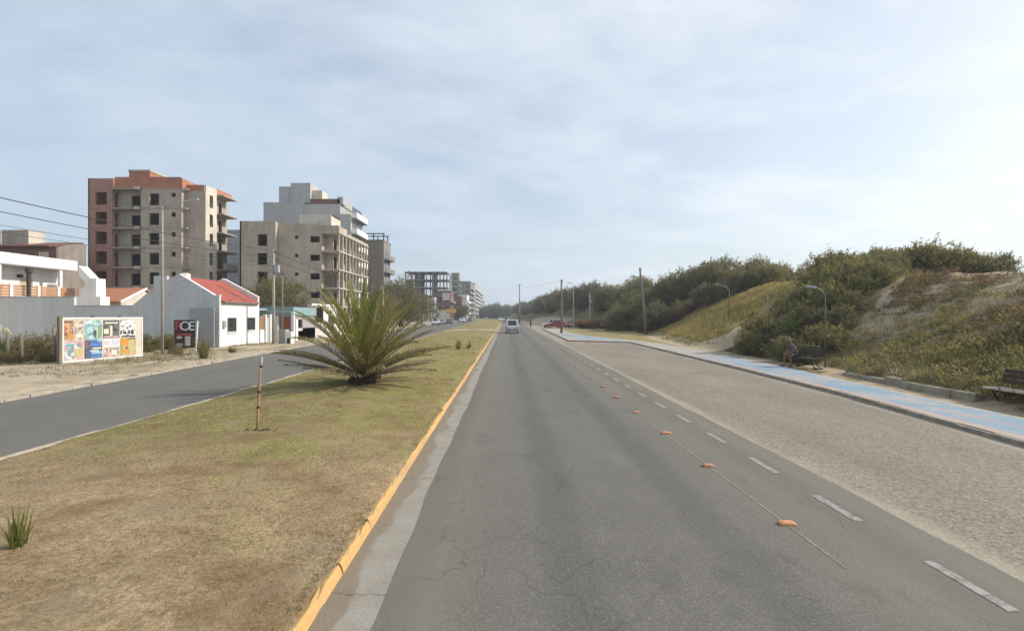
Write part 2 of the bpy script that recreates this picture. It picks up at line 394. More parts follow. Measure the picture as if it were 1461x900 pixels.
M['leaf_yellowgreen'] = leaf_mat('yellow_green_leaves', (.11, .12, .03), (.25, .25, .08), (.30, .25, .12), .15)
M['blade_dune'] = leaf_mat('dune_grass_blades', (.15, .12, .055), (.33, .265, .14), (.40, .32, .20), .35)
M['blade_turf'] = leaf_mat('turf_blades', (.16, .145, .065), (.34, .28, .17), (.40, .31, .20), .4)
M['frond_green'] = leaf_mat('green_palm_leaflets', (0.142, 0.168, 0.048), (0.316, 0.329, 0.101), (0.430, 0.374, 0.160), .08, .45)
M['frond_olive'] = leaf_mat('olive_palm_leaflets', (0.183, 0.171, 0.079), (0.360, 0.317, 0.151), (0.461, 0.370, 0.201), .18, .5)
M['frond_dry'] = leaf_mat('dry_palm_leaflets', (0.189, 0.146, 0.093), (0.362, 0.287, 0.187), (0.444, 0.339, 0.224), .2, .7)
M['rachis'] = mat('palm_rachis', (.22, .20, .08), (.17, .15, .065), 4, .5)
M['palmtrunk'] = mat('palm_trunk_fibre', (.045, .033, .022), (.09, .066, .042), 14, .95, .8, .03)
M['bark'] = mat('dark_bark', (.085, .066, .05), (.05, .04, .03), 8, .95, .6, .02)
M['flowers'] = mat('cream_flowers', (.62, .60, .42), (.52, .52, .32), 12, .8)

# ------------------------------------------------------------------ mesh helpers
class MB:
    def __init__(s): s.v = []; s.f = []; s.mi = []; s.cur = 0
    def quad(s, a, b, c, d):
        i = len(s.v); s.v += [tuple(a), tuple(b), tuple(c), tuple(d)]; s.f.append((i, i + 1, i + 2, i + 3)); s.mi.append(s.cur)
    def poly(s, pts):
        i = len(s.v); s.v += [tuple(p) for p in pts]; s.f.append(tuple(range(i, i + len(pts)))); s.mi.append(s.cur)
    def box(s, x0, x1, y0, y1, z0, z1, mtx=None):
        i = len(s.v)
        p = [(x0, y0, z0), (x1, y0, z0), (x1, y1, z0), (x0, y1, z0), (x0, y0, z1), (x1, y0, z1), (x1, y1, z1), (x0, y1, z1)]
        if mtx is not None: p = [tuple(mtx @ Vector(q)) for q in p]
        s.v += p
        for f in ((0, 3, 2, 1), (4, 5, 6, 7), (0, 1, 5, 4), (1, 2, 6, 5), (2, 3, 7, 6), (3, 0, 4, 7)):
            s.f.append(tuple(i + k for k in f)); s.mi.append(s.cur)
    def prism(s, pts, axis, a, b):
        """polygon pts (2D) extruded along axis from a to b; axis 'x': pts=(y,z); 'y': (x,z); 'z': (x,y)"""
        def P(u, w, t): return {'x': (t, u, w), 'y': (u, t, w), 'z': (u, w, t)}[axis]
        n = len(pts); i = len(s.v)
        s.v += [P(u, w, a) for u, w in pts] + [P(u, w, b) for u, w in pts]
        s.f.append(tuple(i + k for k in range(n))); s.f.append(tuple(i + n + k for k in reversed(range(n)))); s.mi += [s.cur] * 2
        for k in range(n):
            s.f.append((i + k, i + (k + 1) % n, i + n + (k + 1) % n, i + n + k)); s.mi.append(s.cur)
    def tube(s, path, rad, n=8, caps=True):
        path = [Vector(p) for p in path]
        if isinstance(rad, (int, float)): rad = [rad] * len(path)
        base = len(s.v); prev = None
        for k, p in enumerate(path):
            t = (path[min(k + 1, len(path) - 1)] - path[max(k - 1, 0)]).normalized()
            if prev is None:
                ref = Vector((0, 0, 1)) if abs(t.z) < .9 else Vector((1, 0, 0))
                u = t.cross(ref).normalized()
            else: u = (prev - t * prev.dot(t)).normalized()
            prev = u; w = t.cross(u)
            for j in range(n):
                a = 2 * PI * j / n
                s.v.append(tuple(p + (u * math.cos(a) + w * math.sin(a)) * rad[k]))
        for k in range(len(path) - 1):
            for j in range(n):
                a = base + k * n + j; b = base + k * n + (j + 1) % n
                s.f.append((a, b, b + n, a + n)); s.mi.append(s.cur)
        if caps:
            s.f.append(tuple(base + j for j in reversed(range(n)))); s.mi.append(s.cur)
            e = base + (len(path) - 1) * n
            s.f.append(tuple(e + j for j in range(n))); s.mi.append(s.cur)
    def lathe(s, prof, c=(0, 0, 0), axis='z', n=16):
        """prof list of (r, h)"""
        base = len(s.v)
        for r, h in prof:
            for j in range(n):
                a = 2 * PI * j / n; x, y = r * math.cos(a), r * math.sin(a)
                p = {'z': (x, y, h), 'x': (h, x, y), 'y': (x, h, y)}[axis]
                s.v.append((p[0] + c[0], p[1] + c[1], p[2] + c[2]))
        for k in range(len(prof) - 1):
            for j in range(n):
                a = base + k * n + j; b = base + k * n + (j + 1) % n
                s.f.append((a, b, b + n, a + n)); s.mi.append(s.cur)
        s.f.append(tuple(base + j for j in reversed(range(n)))); s.mi.append(s.cur)
        e = base + (len(prof) - 1) * n
        s.f.append(tuple(e + j for j in range(n))); s.mi.append(s.cur)
    def build(s, name, m, parent=None, smooth=False, bevel=0., world=False, fixn=True):
        me = bpy.data.meshes.new(name)
        off = Vector((0, 0, 0))
        if world and parent is not None:
            p = parent
            while p is not None: off = off + Vector(p.location); p = p.parent
        me.from_pydata([(a - off.x, b - off.y, c - off.z) for a, b, c in s.v], [], s.f)
        ms = m if isinstance(m, (list, tuple)) else [m]
        for x in ms: me.materials.append(x)
        if len(ms) > 1: me.polygons.foreach_set('material_index', s.mi)
        if fixn or bevel:
            bm = bmesh.new(); bm.from_mesh(me)
            if bevel:
                bmesh.ops.remove_doubles(bm, verts=bm.verts, dist=1e-5)
            if fixn: bmesh.ops.recalc_face_normals(bm, faces=bm.faces)
            if bevel:
                ed = [e for e in bm.edges if len(e.link_faces) == 2 and e.calc_face_angle() > .5]
                bmesh.ops.bevel(bm, geom=ed, offset=bevel, segments=2, affect='EDGES', profile=.5, clamp_overlap=True)
            bm.to_mesh(me); bm.free()
        if smooth: me.polygons.foreach_set('use_smooth', [True] * len(me.polygons))
        o = bpy.data.objects.new(name, me); COL.objects.link(o)
        if parent is not None: o.parent = parent
        return o

def np_mesh(name, V, F, m, attrs=None, parent=None, smooth=False, facetint=None):
    V = np.asarray(V, dtype=np.float32); F = np.asarray(F, dtype=np.int32)
    k = F.shape[1]; me = bpy.data.meshes.new(name)
    me.vertices.add(len(V)); me.vertices.foreach_set('co', V.ravel())
    me.loops.add(F.size); me.loops.foreach_set('vertex_index', F.ravel())
    me.polygons.add(len(F)); me.polygons.foreach_set('loop_start', np.arange(len(F), dtype=np.int32) * k)
    me.update(calc_edges=True); me.validate()
    if facetint is not None:
        a = me.attributes.new('tint', 'FLOAT', 'FACE'); a.data.foreach_set('value', np.asarray(facetint, dtype=np.float32))
    for n_, arr in (attrs or {}).items():
        a = me.attributes.new(n_, 'FLOAT', 'POINT'); a.data.foreach_set('value', np.asarray(arr, dtype=np.float32))
    if smooth: me.polygons.foreach_set('use_smooth', np.ones(len(F), dtype=bool))
    for x in (m if isinstance(m, (list, tuple)) else [m]): me.materials.append(x)
    o = bpy.data.objects.new(name, me); COL.objects.link(o)
    if parent is not None: o.parent = parent
    return o

def tag(o, label=None, cat=None, group=None, kind=None):
    if label: o['label'] = label
    if cat: o['category'] = cat
    if group: o['group'] = group
    if kind: o['kind'] = kind
    return o
def empty(name, loc=(0, 0, 0), rz=0., label=None, cat=None, group=None):
    o = bpy.data.objects.new(name, None); COL.objects.link(o)
    o.location = loc; o.rotation_euler = (0, 0, rz); o.empty_display_size = .3
    return tag(o, label, cat, group)
def copy_tree(o, parent=None):
    c = o.copy(); COL.objects.link(c)
    if parent is not None: c.parent = parent
    for ch in list(o.children): copy_tree(ch, c)
    return c
def text_mesh(txt, size, m, parent, mtx, name='lettering', extrude=.004):
    cu = bpy.data.curves.new(name, 'FONT'); cu.body = txt; cu.size = size; cu.extrude = extrude
    cu.align_x = 'CENTER'; cu.align_y = 'CENTER'
    t = bpy.data.objects.new(name, cu); COL.objects.link(t)
    dg = bpy.context.evaluated_depsgraph_get()
    me = bpy.data.meshes.new_from_object(t.evaluated_get(dg))
    bpy.data.objects.remove(t); bpy.data.curves.remove(cu)
    me.transform(mtx); me.materials.clear(); me.materials.append(m)
    o = bpy.data.objects.new(name, me); COL.objects.link(o); o.parent = parent
    return o
def snoise(x, y, seed=0):
    """cheap smooth 2D noise, arrays in [-1,1]"""
    rs = np.random.RandomState(seed); out = 0
    for k in range(5):
        a = rs.uniform(0, 2 * PI); f = .35 * 1.75 ** k; p = rs.uniform(0, 6.28, 2)
        u = x * math.cos(a) + y * math.sin(a); w = -x * math.sin(a) + y * math.cos(a)
        out = out + np.sin(u * f + p[0] + 1.3 * np.sin(w * f * .7 + p[1])) * np.sin(w * f * .9 + p[1]) * .62 ** k
    return out / 1.6

# ------------------------------------------------------------------ layout curves
def bend(Y): return -np.maximum(np.asarray(Y, dtype=float) - 140, 0) ** 2 / 6000.
def ip(Y, pts):
    a = np.array(pts, dtype=float); return np.interp(Y, a[:, 0], a[:, 1])
MEDL = [(-20, -8.5), (30, -8.6), (66, -9.3), (105, -10.1), (224, -12.2), (460, -13)]
LKERB = [(-20, -13.0), (16, -14.5), (40, -16.0), (105, -19.8), (200, -20.6), (460, -21.5)]
KFRONT = [(-20, 9.3), (2, 9.35), (10.3, 9.7), (16.8, 10.3), (25, 10.6), (49, 11.1), (52, 5.95), (97, 6.5), (100, 13.5), (135, 13.5), (150, 7.), (170, 6.), (460, 6)]
PBACK = [(-20, 11.6), (13, 11.95), (20, 12.35), (25, 12.9), (35, 13.1), (46, 13.1), (52, 12.2), (58, 10.6), (65, 9.3), (80, 8.9), (97, 9.2), (100, 15.2), (135, 15.), (150, 8.6), (170, 7.5), (460, 7.5)]
FOOT = [(-20, 12.75), (13, 12.75), (22, 13.55), (23, 14.7), (26.5, 14.8), (29, 14.1), (36, 14.3), (45, 14.6), (55, 15.6), (65, 17.5), (80, 18.5), (100, 18.5), (130, 17.), (150, 11.), (170, 9.), (460, 10)]
CREST = [(-20, 4.2), (25, 4.35), (33, 4.8), (50, 5.2), (85, 6.), (130, 6.), (180, 4.5), (460, 4)]
YS = np.concatenate([np.arange(-12, 40, .5), np.arange(40, 110, 1.), np.arange(110, 456, 5.)])

def strip(name, xs_of_y, m, z=0., nx=2, attr=None, ys=YS, zfun=None):
    """sheet between left(Y) and right(Y)"""
    rows = []
    lo, hi = xs_of_y(ys); t = np.linspace(0, 1, nx)
    X = lo[:, None] * (1 - t) + hi[:, None] * t; Yg = np.repeat(ys[:, None], nx, 1)
    Z = np.full_like(X, z) if zfun is None else zfun(X, Yg)
    V = np.stack([X, Yg, Z], -1).reshape(-1, 3)
    i = np.arange(len(ys) - 1)[:, None] * nx + np.arange(nx - 1)[None]
    F = np.stack([i, i + 1, i + nx + 1, i + nx], -1).reshape(-1, 4)
    at = {attr: np.tile(t, len(ys))} if attr else None
    o = np_mesh(name, V, F, m, at, smooth=True)
    return tag(o, kind='structure')

rs = np.random.RandomState(3)
# ground sheet
g_ = MB(); g_.quad((-900, -60, -.06), (900, -60, -.06), (900, 1450, -.06), (-900, 1450, -.06))
tag(g_.build('ground', M['ground']), kind='structure')
# carriageways
edge_wob = lambda y: .012 * np.sin(y * 1.3) + .022 * np.sin(y * .41 + 1) + .01 * np.sin(y * 3.1)
strip('road', lambda y: (-1.08 + edge_wob(y) + bend(y), 4.86 + edge_wob(y + 7) + bend(y)), M['asphalt'], .004, 14)
strip('left_road', lambda y: (ip(y, LKERB) + bend(y), ip(y, MEDL) + bend(y)), M['asphalt_left'], .0, 8)
strip('gutter', lambda y: (-1.64 + bend(y), -1.02 + bend(y)), M['gutter'], .0, 4)
# parking bay of exposed aggregate; 'edge' attribute is 1 at both edges
def bay():
    nx = 24; t = np.linspace(0, 1, nx)
    lo = 4.80 + bend(YS); hi = ip(YS, KFRONT) + bend(YS) + .02
    X = lo[:, None] * (1 - t) + hi[:, None] * t; Yg = np.repeat(YS[:, None], nx, 1)
    Z = np.full_like(X, 0.) + .04 * t[None] ** 2
    e = np.maximum(1 - (X - lo[:, None]) / .75, 1 - (hi[:, None] - X) / .8); e = np.clip(e, 0, 1)
    e = np.maximum(e, np.clip((Yg - 42) / 12, 0, .75))
    V = np.stack([X, Yg, Z], -1).reshape(-1, 3)
    i = np.arange(len(YS) - 1)[:, None] * nx + np.arange(nx - 1)[None]
    F = np.stack([i, i + 1, i + nx + 1, i + nx], -1).reshape(-1, 4)
    tag(np_mesh('parking_bay', V, F, M['gravel'], {'edge': e.ravel()}, smooth=True), kind='structure')
bay()
# median lawn
def turf_z(X, Y):
    lo = ip(Y, MEDL) + bend(Y); hi = -1.66 + bend(Y)
    t = np.clip((X - lo) / (hi - lo), 0, 1)
    return .06 + .072 * t + .16 * np.sin(PI * t) ** .8 + .022 * snoise(X * 2.2, Y * 2.2, 5) * (1 - .6 * t) + .018 * snoise(X * 7, Y * 7, 6)
def lawn_z(X, Y):
    Z = turf_z(X, Y); Z[:, -1] -= .035; return Z
ys_t = np.concatenate([np.arange(-6, 16, .16), np.arange(16, 45, .5), np.arange(45, 110, 1.5), np.arange(110, 456, 6)])
strip('lawn', lambda y: (ip(y, MEDL) + bend(y), -1.645 + .014 * snoise(y * 5, y * 0 + 3., 77) + bend(y)), M['turf'], nx=46, ys=ys_t, zfun=lawn_z)
# sand track across the median
def sand_patch():
    nx, ny = 20, 10
    X = np.linspace(0, 1, nx); Yp = np.linspace(82, 90, ny)
    lo = ip(Yp, MEDL) + .1; hi = np.full(ny, -1.8)
    Xg = lo[:, None] * (1 - X) + hi[:, None] * X; Yg = np.repeat(Yp[:, None], nx, 1) + .6 * np.sin(Xg * 1.7)
    V = np.stack([Xg, Yg, turf_z(Xg, Yg) + .02], -1).reshape(-1, 3)
    i = np.arange(ny - 1)[:, None] * nx + np.arange(nx - 1)[None]
    F = np.stack([i, i + 1, i + nx + 1, i + nx], -1).reshape(-1, 4)
    tag(np_mesh('sand_track', V, F, M['leftpave'], smooth=True), kind='structure')
sand_patch()
# yellow kerb of worn blocks
kb = MB(); y = -4.
while y < 300:
    L = rnd.uniform(.7, 1.5) if y < 60 else 6.
    j = lambda a: rnd.uniform(-a, a)
    h = .104 + j(.016); dx = j(.005); b0 = float(bend(y + L / 2))
    x1 = -1.60 + dx + b0; x0 = x1 - .062
    n = max(1, int(L / .17)) if y < 30 else 1
    yy = [y + .009 + (L - .018) * k / n for k in range(n + 1)]
    sec = []
    for q in yy:
        a = j(.006); t_ = j(.010)
        chip = rnd.uniform(.015, .05) if rnd.random() < .2 else 0
        sec.append([(x1 + .025 + a * .4, q, -.01), (x1 + a, q, h - .035 - chip), (x1 - .022 + a, q, h - chip + t_ * .5), (x0 + a, q, h + t_ * .8 - .008 - chip * rnd.random()), (x0 - .01, q, -.01)])
    i0 = len(kb.v)
    for s_ in sec: kb.v += s_
    for k in range(n):
        for c in range(4):
            a = i0 + k * 5 + c; kb.f.append((a, a + 1, a + 6, a + 5)); kb.mi.append(0)
    kb.f.append(tuple(i0 + c for c in range(5))); kb.f.append(tuple(i0 + n * 5 + c for c in reversed(range(5)))); kb.mi += [0, 0]
    y += L
tag(kb.build('yellow_kerb', M['yellow']), kind='structure')
# low kerb on the far side of the median and broken pale kerb on the left pavement
def low_kerb(name, pts, w, h, m, side, y1=300, seg=1.2, wob=.02):
    k = MB(); y = -4.
    while y < y1:
        L = seg if y < 60 else seg * 5
        xa = float(ip(y, pts) + bend(y)); xb = float(ip(y + L, pts) + bend(y + L))
        jj = rnd.uniform(-wob, wob); hh = h + rnd.uniform(-.3, .2) * h
        lo, hi = (0, w) if side > 0 else (-w, 0)
        g0 = .008
        p = [(xa + lo + jj, y + g0), (xa + hi + jj, y + g0), (xb + hi + jj, y + L - g0), (xb + lo + jj, y + L - g0)]
        i = len(k.v)
        k.v += [(a, b, -.02) for a, b in p] + [(a, b, hh) for a, b in p]
        for f in ((0, 3, 2, 1), (4, 5, 6, 7), (0, 1, 5, 4), (1, 2, 6, 5), (2, 3, 7, 6), (3, 0, 4, 7)):
            k.f.append(tuple(i + q for q in f)); k.mi.append(0)
        y += L
    return tag(k.build(name, m, bevel=.012), kind='structure')
low_kerb('median_kerb', MEDL, .10, .075, M['kerbleft'], -1)
low_kerb('pavement_kerb', LKERB, .34, .088, M['kerbleft'], -1, wob=.03, seg=.9)
# left pavement
def lp_z(X, Y): return .122 + .022 * snoise(X * 1.3, Y * 1.3, 9) + .012 * snoise(X * 5, Y * 5, 2)
def pave_z(X, Y):
    Z = lp_z(X, Y); Z[:, -1] -= .11; return Z
strip('left_pavement', lambda y: (np.full(len(y), -75.), ip(y, LKERB) + bend(y) - .24), M['leftpave'], nx=90, zfun=pave_z)

# right kerb + blue path
def right_kerb():
    k = MB(); ys = [y for y in np.concatenate([np.arange(-12, 49, 1.), [49., 50., 51., 52.], np.arange(53, 100, 2.), [97.6, 98.4, 99.2, 100.], np.arange(102, 300, 4)])]
    ys = sorted(set(float(a) for a in ys))
    for a, b in zip(ys[:-1], ys[1:]):
        xa, xb = float(ip(a, KFRONT) + bend(a)), float(ip(b, KFRONT) + bend(b))
        jj = rnd.uniform(-.012, .012); h = .145 + rnd.uniform(-.022, .006)
        k.cur = 1 if 49.5 <= a < 53 else 0
        d = Vector((xb - xa, b - a)).normalized(); nrm = Vector((d.y, -d.x)) * .14
        p = [(xa + jj, a), (xa + nrm.x + jj, a + nrm.y), (xb + nrm.x + jj, b + nrm.y), (xb + jj, b)]
        i = len(k.v)
        k.v += [(q[0], q[1], -.02) for q in p] + [(q[0], q[1], h) for q in p]
        for f in ((0, 3, 2, 1), (4, 5, 6, 7), (0, 1, 5, 4), (1, 2, 6, 5), (2, 3, 7, 6), (3, 0, 4, 7)):
            k.f.append(tuple(i + q for q in f)); k.mi.append(k.cur)
    tag(k.build('kerb', [M['kerbgrey'], M['redend']]), kind='structure')
right_kerb()
ys_p = np.concatenate([np.arange(-12, 49, .5), np.arange(49, 53, .25), np.arange(53, 97, 1.), np.arange(97, 101, .4), np.arange(101, 456, 4)])
strip('path', lambda y: (ip(y, KFRONT) + bend(y) + .1, ip(y, PBACK) + bend(y)), M['path'], .142, 14, 'across', ys=ys_p)

# dune terrain
def dune_h(X, Y):
    f = ip(Y, FOOT) + bend(Y); d = X - f
    wall = np.clip((Y - 13.) / .5, 0, 1) * np.clip((23. - Y) / 1., 0, 1)
    H = ip(Y, CREST); W = ip(Y, [(-20, 10.5), (30, 10.5), (50, 11.5), (100, 15), (150, 10), (460, 10)])
    t = np.clip(d / W, 0, 1); S = .45 * t + .55 * t * t * (3 - 2 * t)
    gul = 1 - .62 * np.exp(-((Y - 39.5 - np.clip(d, 0, 20) * .55) / 3.2) ** 2) * np.clip(1 - (d - 5) / 6, 0, 1)
    z = .13 + .26 * wall * np.clip(d / .25, 0, 1) + H * S * gul
    z = z - np.clip(d - W - 4, 0, 60) * .01
    amp = np.clip(d / 2.5, 0, 1)
    z = z + amp * (.22 * snoise(X * .9, Y * .9, 21) + .10 * snoise(X * 2.6, Y * 2.6, 22) + .05 * snoise(X * 6, Y * 6, 23))
    z = z + (1 - amp) * .015 * snoise(X * 3, Y * 3, 24)
    return z
def terrain():
    ys = np.concatenate([np.arange(-12, 62, .4), np.arange(62, 130, 1.2), np.arange(130, 456, 6)])
    u = np.concatenate([np.arange(0, 20, .35), np.arange(20, 50, 1.5), np.arange(50, 420, 25)])
    X = (ip(ys, PBACK) + bend(ys))[:, None] - .06 + u[None]; Yg = np.repeat(ys[:, None], len(u), 1)
    Z = dune_h(X, Yg)
    # keep the seam beside the path just under it
    d = X - (ip(Yg, FOOT) + bend(Yg))
    n = snoise(X * .8, Yg * .8, 31); 
    sand = np.zeros_like(X)
    sand = np.maximum(sand, np.clip(1.1 - np.abs(d + .6) / 1.0, 0, 1) * .8 * (Yg < 62))          # along the foot
    sand = np.maximum(sand, np.clip(1.2 - np.abs((Yg - 39.5 - np.clip(d, 0, 20) * .55)) / 4.2, 0, 1) * (d < 9) * np.clip((9 - d) / 3, 0, 1))   # ramp
    crest = np.clip(1 - np.abs(d - 12.) / 3.3, 0, 1) * np.clip((37 - Yg) / 4, 0, 1)
    sand = np.maximum(sand, np.clip(crest * 1.5, 0, 1))
    dd = (Yg - (24.6 + (X - 14.4) * .95))                                                 # strip before the thicket
    sand = np.maximum(sand, np.clip(1.0 - np.abs(dd + .8) / 1.2, 0, 1) * (d > 5.5) * .8)
    sand = np.maximum(sand, np.clip(.28 + n * .5 + .010 * np.clip(d, 0, 12), 0, .75) * (Yg < 34))
    sand = np.maximum(sand, np.clip(1.2 - np.abs(d - 1.2) / 2.2, 0, 1) * (Yg > 41) * (Yg < 60) * .75)
    sand = np.maximum(sand, np.clip(1.2 - np.abs(d) / 6, 0, 1) * (Yg > 138) * (Yg < 210))
    sand = np.maximum(sand, ((X < 10.5) & (Yg > 52) & (Yg < 100)) * .35)
    grass = np.clip((Yg - 43) / 4, 0, 1) * np.clip((70 - Yg) / 4, 0, 1)
    grass = np.maximum(grass, (d < 0) * (Yg > 50) * 1.)
    grass = np.maximum(grass, np.clip(.25 + .5 * snoise(X * .5, Yg * .5, 41), 0, .7) * (Yg < 34))
    V = np.stack([X, Yg, Z], -1).reshape(-1, 3); nx = len(u)
    i = np.arange(len(ys) - 1)[:, None] * nx + np.arange(nx - 1)[None]
    F = np.stack([i, i + 1, i + nx + 1, i + nx], -1).reshape(-1, 4)
    tag(np_mesh('dune', V, F, M['dune'], {'sand': sand.ravel(), 'grass': grass.ravel()}, smooth=True), kind='structure')
terrain()
def gz(x, y): return float(dune_h(np.array([x], dtype=float), np.array([y], dtype=float))[0])
def tz(x, y): return float(turf_z(np.array([x], dtype=float), np.array([y], dtype=float))[0])
def lz(x, y): return float(lp_z(np.array([x], dtype=float), np.array([y], dtype=float))[0])

# painted markings (white dashes, thin yellow line), worn
def worn_paint(name, c, c_under, amt):
    m, nt, b = _nt(name); g = NT(nt)
    n = g.noise(g.coord(), 9, 8, .75); n2 = g.noise(g.coord(), 60, 4)
    k = g.ramp(n, [(amt, 0.), (amt + .12, 1.)])
    cc = g.mix(k, c, c_under)
    g.L(g.mix(1, cc, g.ramp(n2, [(.3, .8), (.7, 1.1)]), 'MULTIPLY'), b.inputs['Base Color']); b.inputs['Roughness'].default_value = .8
    return m
M['linewhite'] = worn_paint('worn_white_line', (.30, .295, .28), (.155, .145, .125), .46)
M['lineyellow'] = worn_paint('worn_yellow_line', (.34, .28, .165), (.20, .178, .135), .45)
mk = MB(); y0 = 4.61 - 2.03 * 4
for k in range(70):
    y = y0 + 2.03 * k
    if y > 3: mk.quad((4.235, y, .0085), (4.345, y, .0085), (4.345, y + .95, .0085), (4.235, y + .95, .0085))
tag(mk.build('lane_marking', M['linewhite'], fixn=False), kind='structure')
mk = MB(); y = 5.4
while y < 120:
    mk.quad((3.347, y, .0085), (3.368, y, .0085), (3.368, y + 1.9, .0085), (3.347, y + 1.9, .0085)); y += 1.95
tag(mk.build('thin_lane_line', M['lineyellow'], fixn=False), kind='structure')

# orange lane separators
sep_lab = {0: 'orange plastic lane separator, largest and nearest in its row along the yellow line', 1: 'reddish orange lane separator, second nearest in its row along the yellow line',
           2: 'orange lane separator, third nearest in its row along the yellow line', 3: 'faded orange lane separator, fourth nearest in its row along the yellow line',
           4: 'reddish orange lane separator, fifth nearest in its row along the yellow line'}
def separator(m):
    b = MB(); n = 10
    prof = [(-.19, .0), (-.187, .052), (-.15, .072), (-.05, .078), (.05, .078), (.15, .072), (.187, .052), (.19, .0)]
    sec = []
    for k, (x, z) in enumerate(prof):
        w = .085 if 0 < k < len(prof) - 1 else .075
        ring = [(x, -w, 0), (x, -w * .98, z * .75), (x, -w * .75, z), (x, w * .75, z), (x, w * .98, z * .75), (x, w, 0)]
        sec.append(ring)
    for ring in sec: b.v += ring
    for k in range(len(prof) - 1):
        for c in range(5):
            a = k * 6 + c; b.f.append((a, a + 1, a + 7, a + 6)); b.mi.append(0)
    o = b.build('lane_separator', m, smooth=True)
    for sx in (-1, 1):
        r = MB(); r.lathe([(.022, .058), (.022, .079), (.012, .082)], (sx * .105, 0, 0), 'z', 10); r.build('bolt', M['stakewood'], o)
        r = MB(); r.box(sx * .188 - .01, sx * .188 + .01, -.03, .03, .012, .045); r.build('reflector', M['stakewood'], o)
    return o
sp = {k: separator(M[k]) for k in ('orange', 'redorange', 'fadedorange')}
first = {}
kinds = ['orange', 'redorange', 'orange', 'fadedorange', 'redorange', 'redorange', 'fadedorange', 'orange', 'fadedorange', 'orange', 'fadedorange', 'fadedorange']
for i in range(12):
    kk = kinds[i]
    o = sp[kk] if kk not in first else copy_tree(sp[kk])
    first[kk] = 1
    yy = 6.54 + 2.5 * i
    o.scale = (.50 * rnd.uniform(.9, 1.08), .62, .58 * rnd.uniform(.8, 1.1)); o.location = (3.36 + rnd.uniform(-.02, .02), yy, .004); o.rotation_euler = (0, 0, R(rnd.uniform(-5, 5)) + (R(180) if i % 3 == 0 else 0))
    tag(o, sep_lab.get(i, 'small faded orange lane separator far along the row on the yellow line'), 'lane separator', 'orange lane separators along the thin yellow line')

# ------------------------------------------------------------------ vegetation
def unit(v): return v / np.maximum(np.linalg.norm(v, axis=-1, keepdims=True), 1e-6)
def leaves(C, D, L, W, rs):
    """diamond leaves at centres C along directions D"""
    n = len(C); D = unit(D); r = rs.normal(size=(n, 3)); B = unit(np.cross(D, r))
    L = np.broadcast_to(np.asarray(L, dtype=float), (n,))[:, None]; W = np.broadcast_to(np.asarray(W, dtype=float), (n,))[:, None]
    V = np.stack([C - D * L * .5, C + B * W * .5, C + D * L * .5, C - B * W * .5], 1).reshape(-1, 3)
    F = np.arange(n * 4).reshape(-1, 4)
    return V, F
def crown_arrays(lobes, n, L, W, rs, shell=.55, shoots=40, shoot_len=.5, up=.5, zmin=.03):
    lob = np.array(lobes, dtype=float)
    a = (lob[:, 3] * lob[:, 4] + lob[:, 3] * lob[:, 5] + lob[:, 4] * lob[:, 5]); p = a / a.sum()
    k = rs.choice(len(lob), n, p=p); d = unit(rs.normal(size=(n, 3)))
    # clumped: pull directions towards clump centres on the lobe
    cl = unit(rs.normal(size=(len(lob), 26, 3))); pick = cl[k, rs.randint(0, 26, n)]
    d = unit(d * .42 + pick)
    r = shell + (1 - shell) * rs.uniform(0, 1, n) ** .6 + .10 * rs.normal(size=n)
    C = lob[k, :3] + d * lob[k, 3:6] * r[:, None]
    D = d * .6 + rs.normal(size=(n, 3)) * .6 + np.array([0, 0, up])
    tint = np.clip(.5 + .28 * rs.normal(size=n) + .12 * (r - .8), 0, 1)
    if shoots:
        ks = rs.choice(len(lob), shoots, p=p); ds = unit(rs.normal(size=(shoots, 3)) + np.array([0, 0, .7])); ds[:, 2] = np.abs(ds[:, 2])
        S0 = lob[ks, :3] + ds * lob[ks, 3:6] * .95
        m = 14; t = np.tile(np.linspace(0, 1, m), shoots)
        ln = np.repeat(rs.uniform(.4, 1.0, shoots) * shoot_len, m)
        dd = np.repeat(unit(ds + np.array([0, 0, .5])), m, 0)
        C2 = np.repeat(S0, m, 0) + dd * (t * ln)[:, None] + rs.normal(size=(shoots * m, 3)) * L * .35
        D2 = dd + rs.normal(size=(shoots * m, 3)) * .7
        C = np.concatenate([C, C2]); D = np.concatenate([D, D2]); tint = np.concatenate([tint, np.clip(.6 + .2 * rs.normal(size=shoots * m), 0, 1)])
    ok = C[:, 2] > zmin; C, D, tint = C[ok], D[ok], tint[ok]
    sz = rs.uniform(.65, 1.3, len(C))
    V, F = leaves(C, D, L * sz, W * sz, rs)
    return V, F, tint
def shrub_lobes(w, h, n, rs, low=True):
    out = []
    for i in range(n):
        a = rs.uniform(0, 2 * PI); q = w * .5 * math.sqrt(rs.uniform(0, 1)) * .78
        rr = w * rs.uniform(.17, .27); zc = rs.uniform(.22, .82) * h * (1 - .35 * (q / (w * .5)))
        out.append((q * math.cos(a), q * math.sin(a), zc, rr, rr, min(rr * rs.uniform(.7, 1.0), h * .33)))
    out.append((0, 0, h * .42, w * .36, w * .36, h * .40))
    if low: out.append((0, 0, h * .2, w * .42, w * .42, h * .22))
    return out
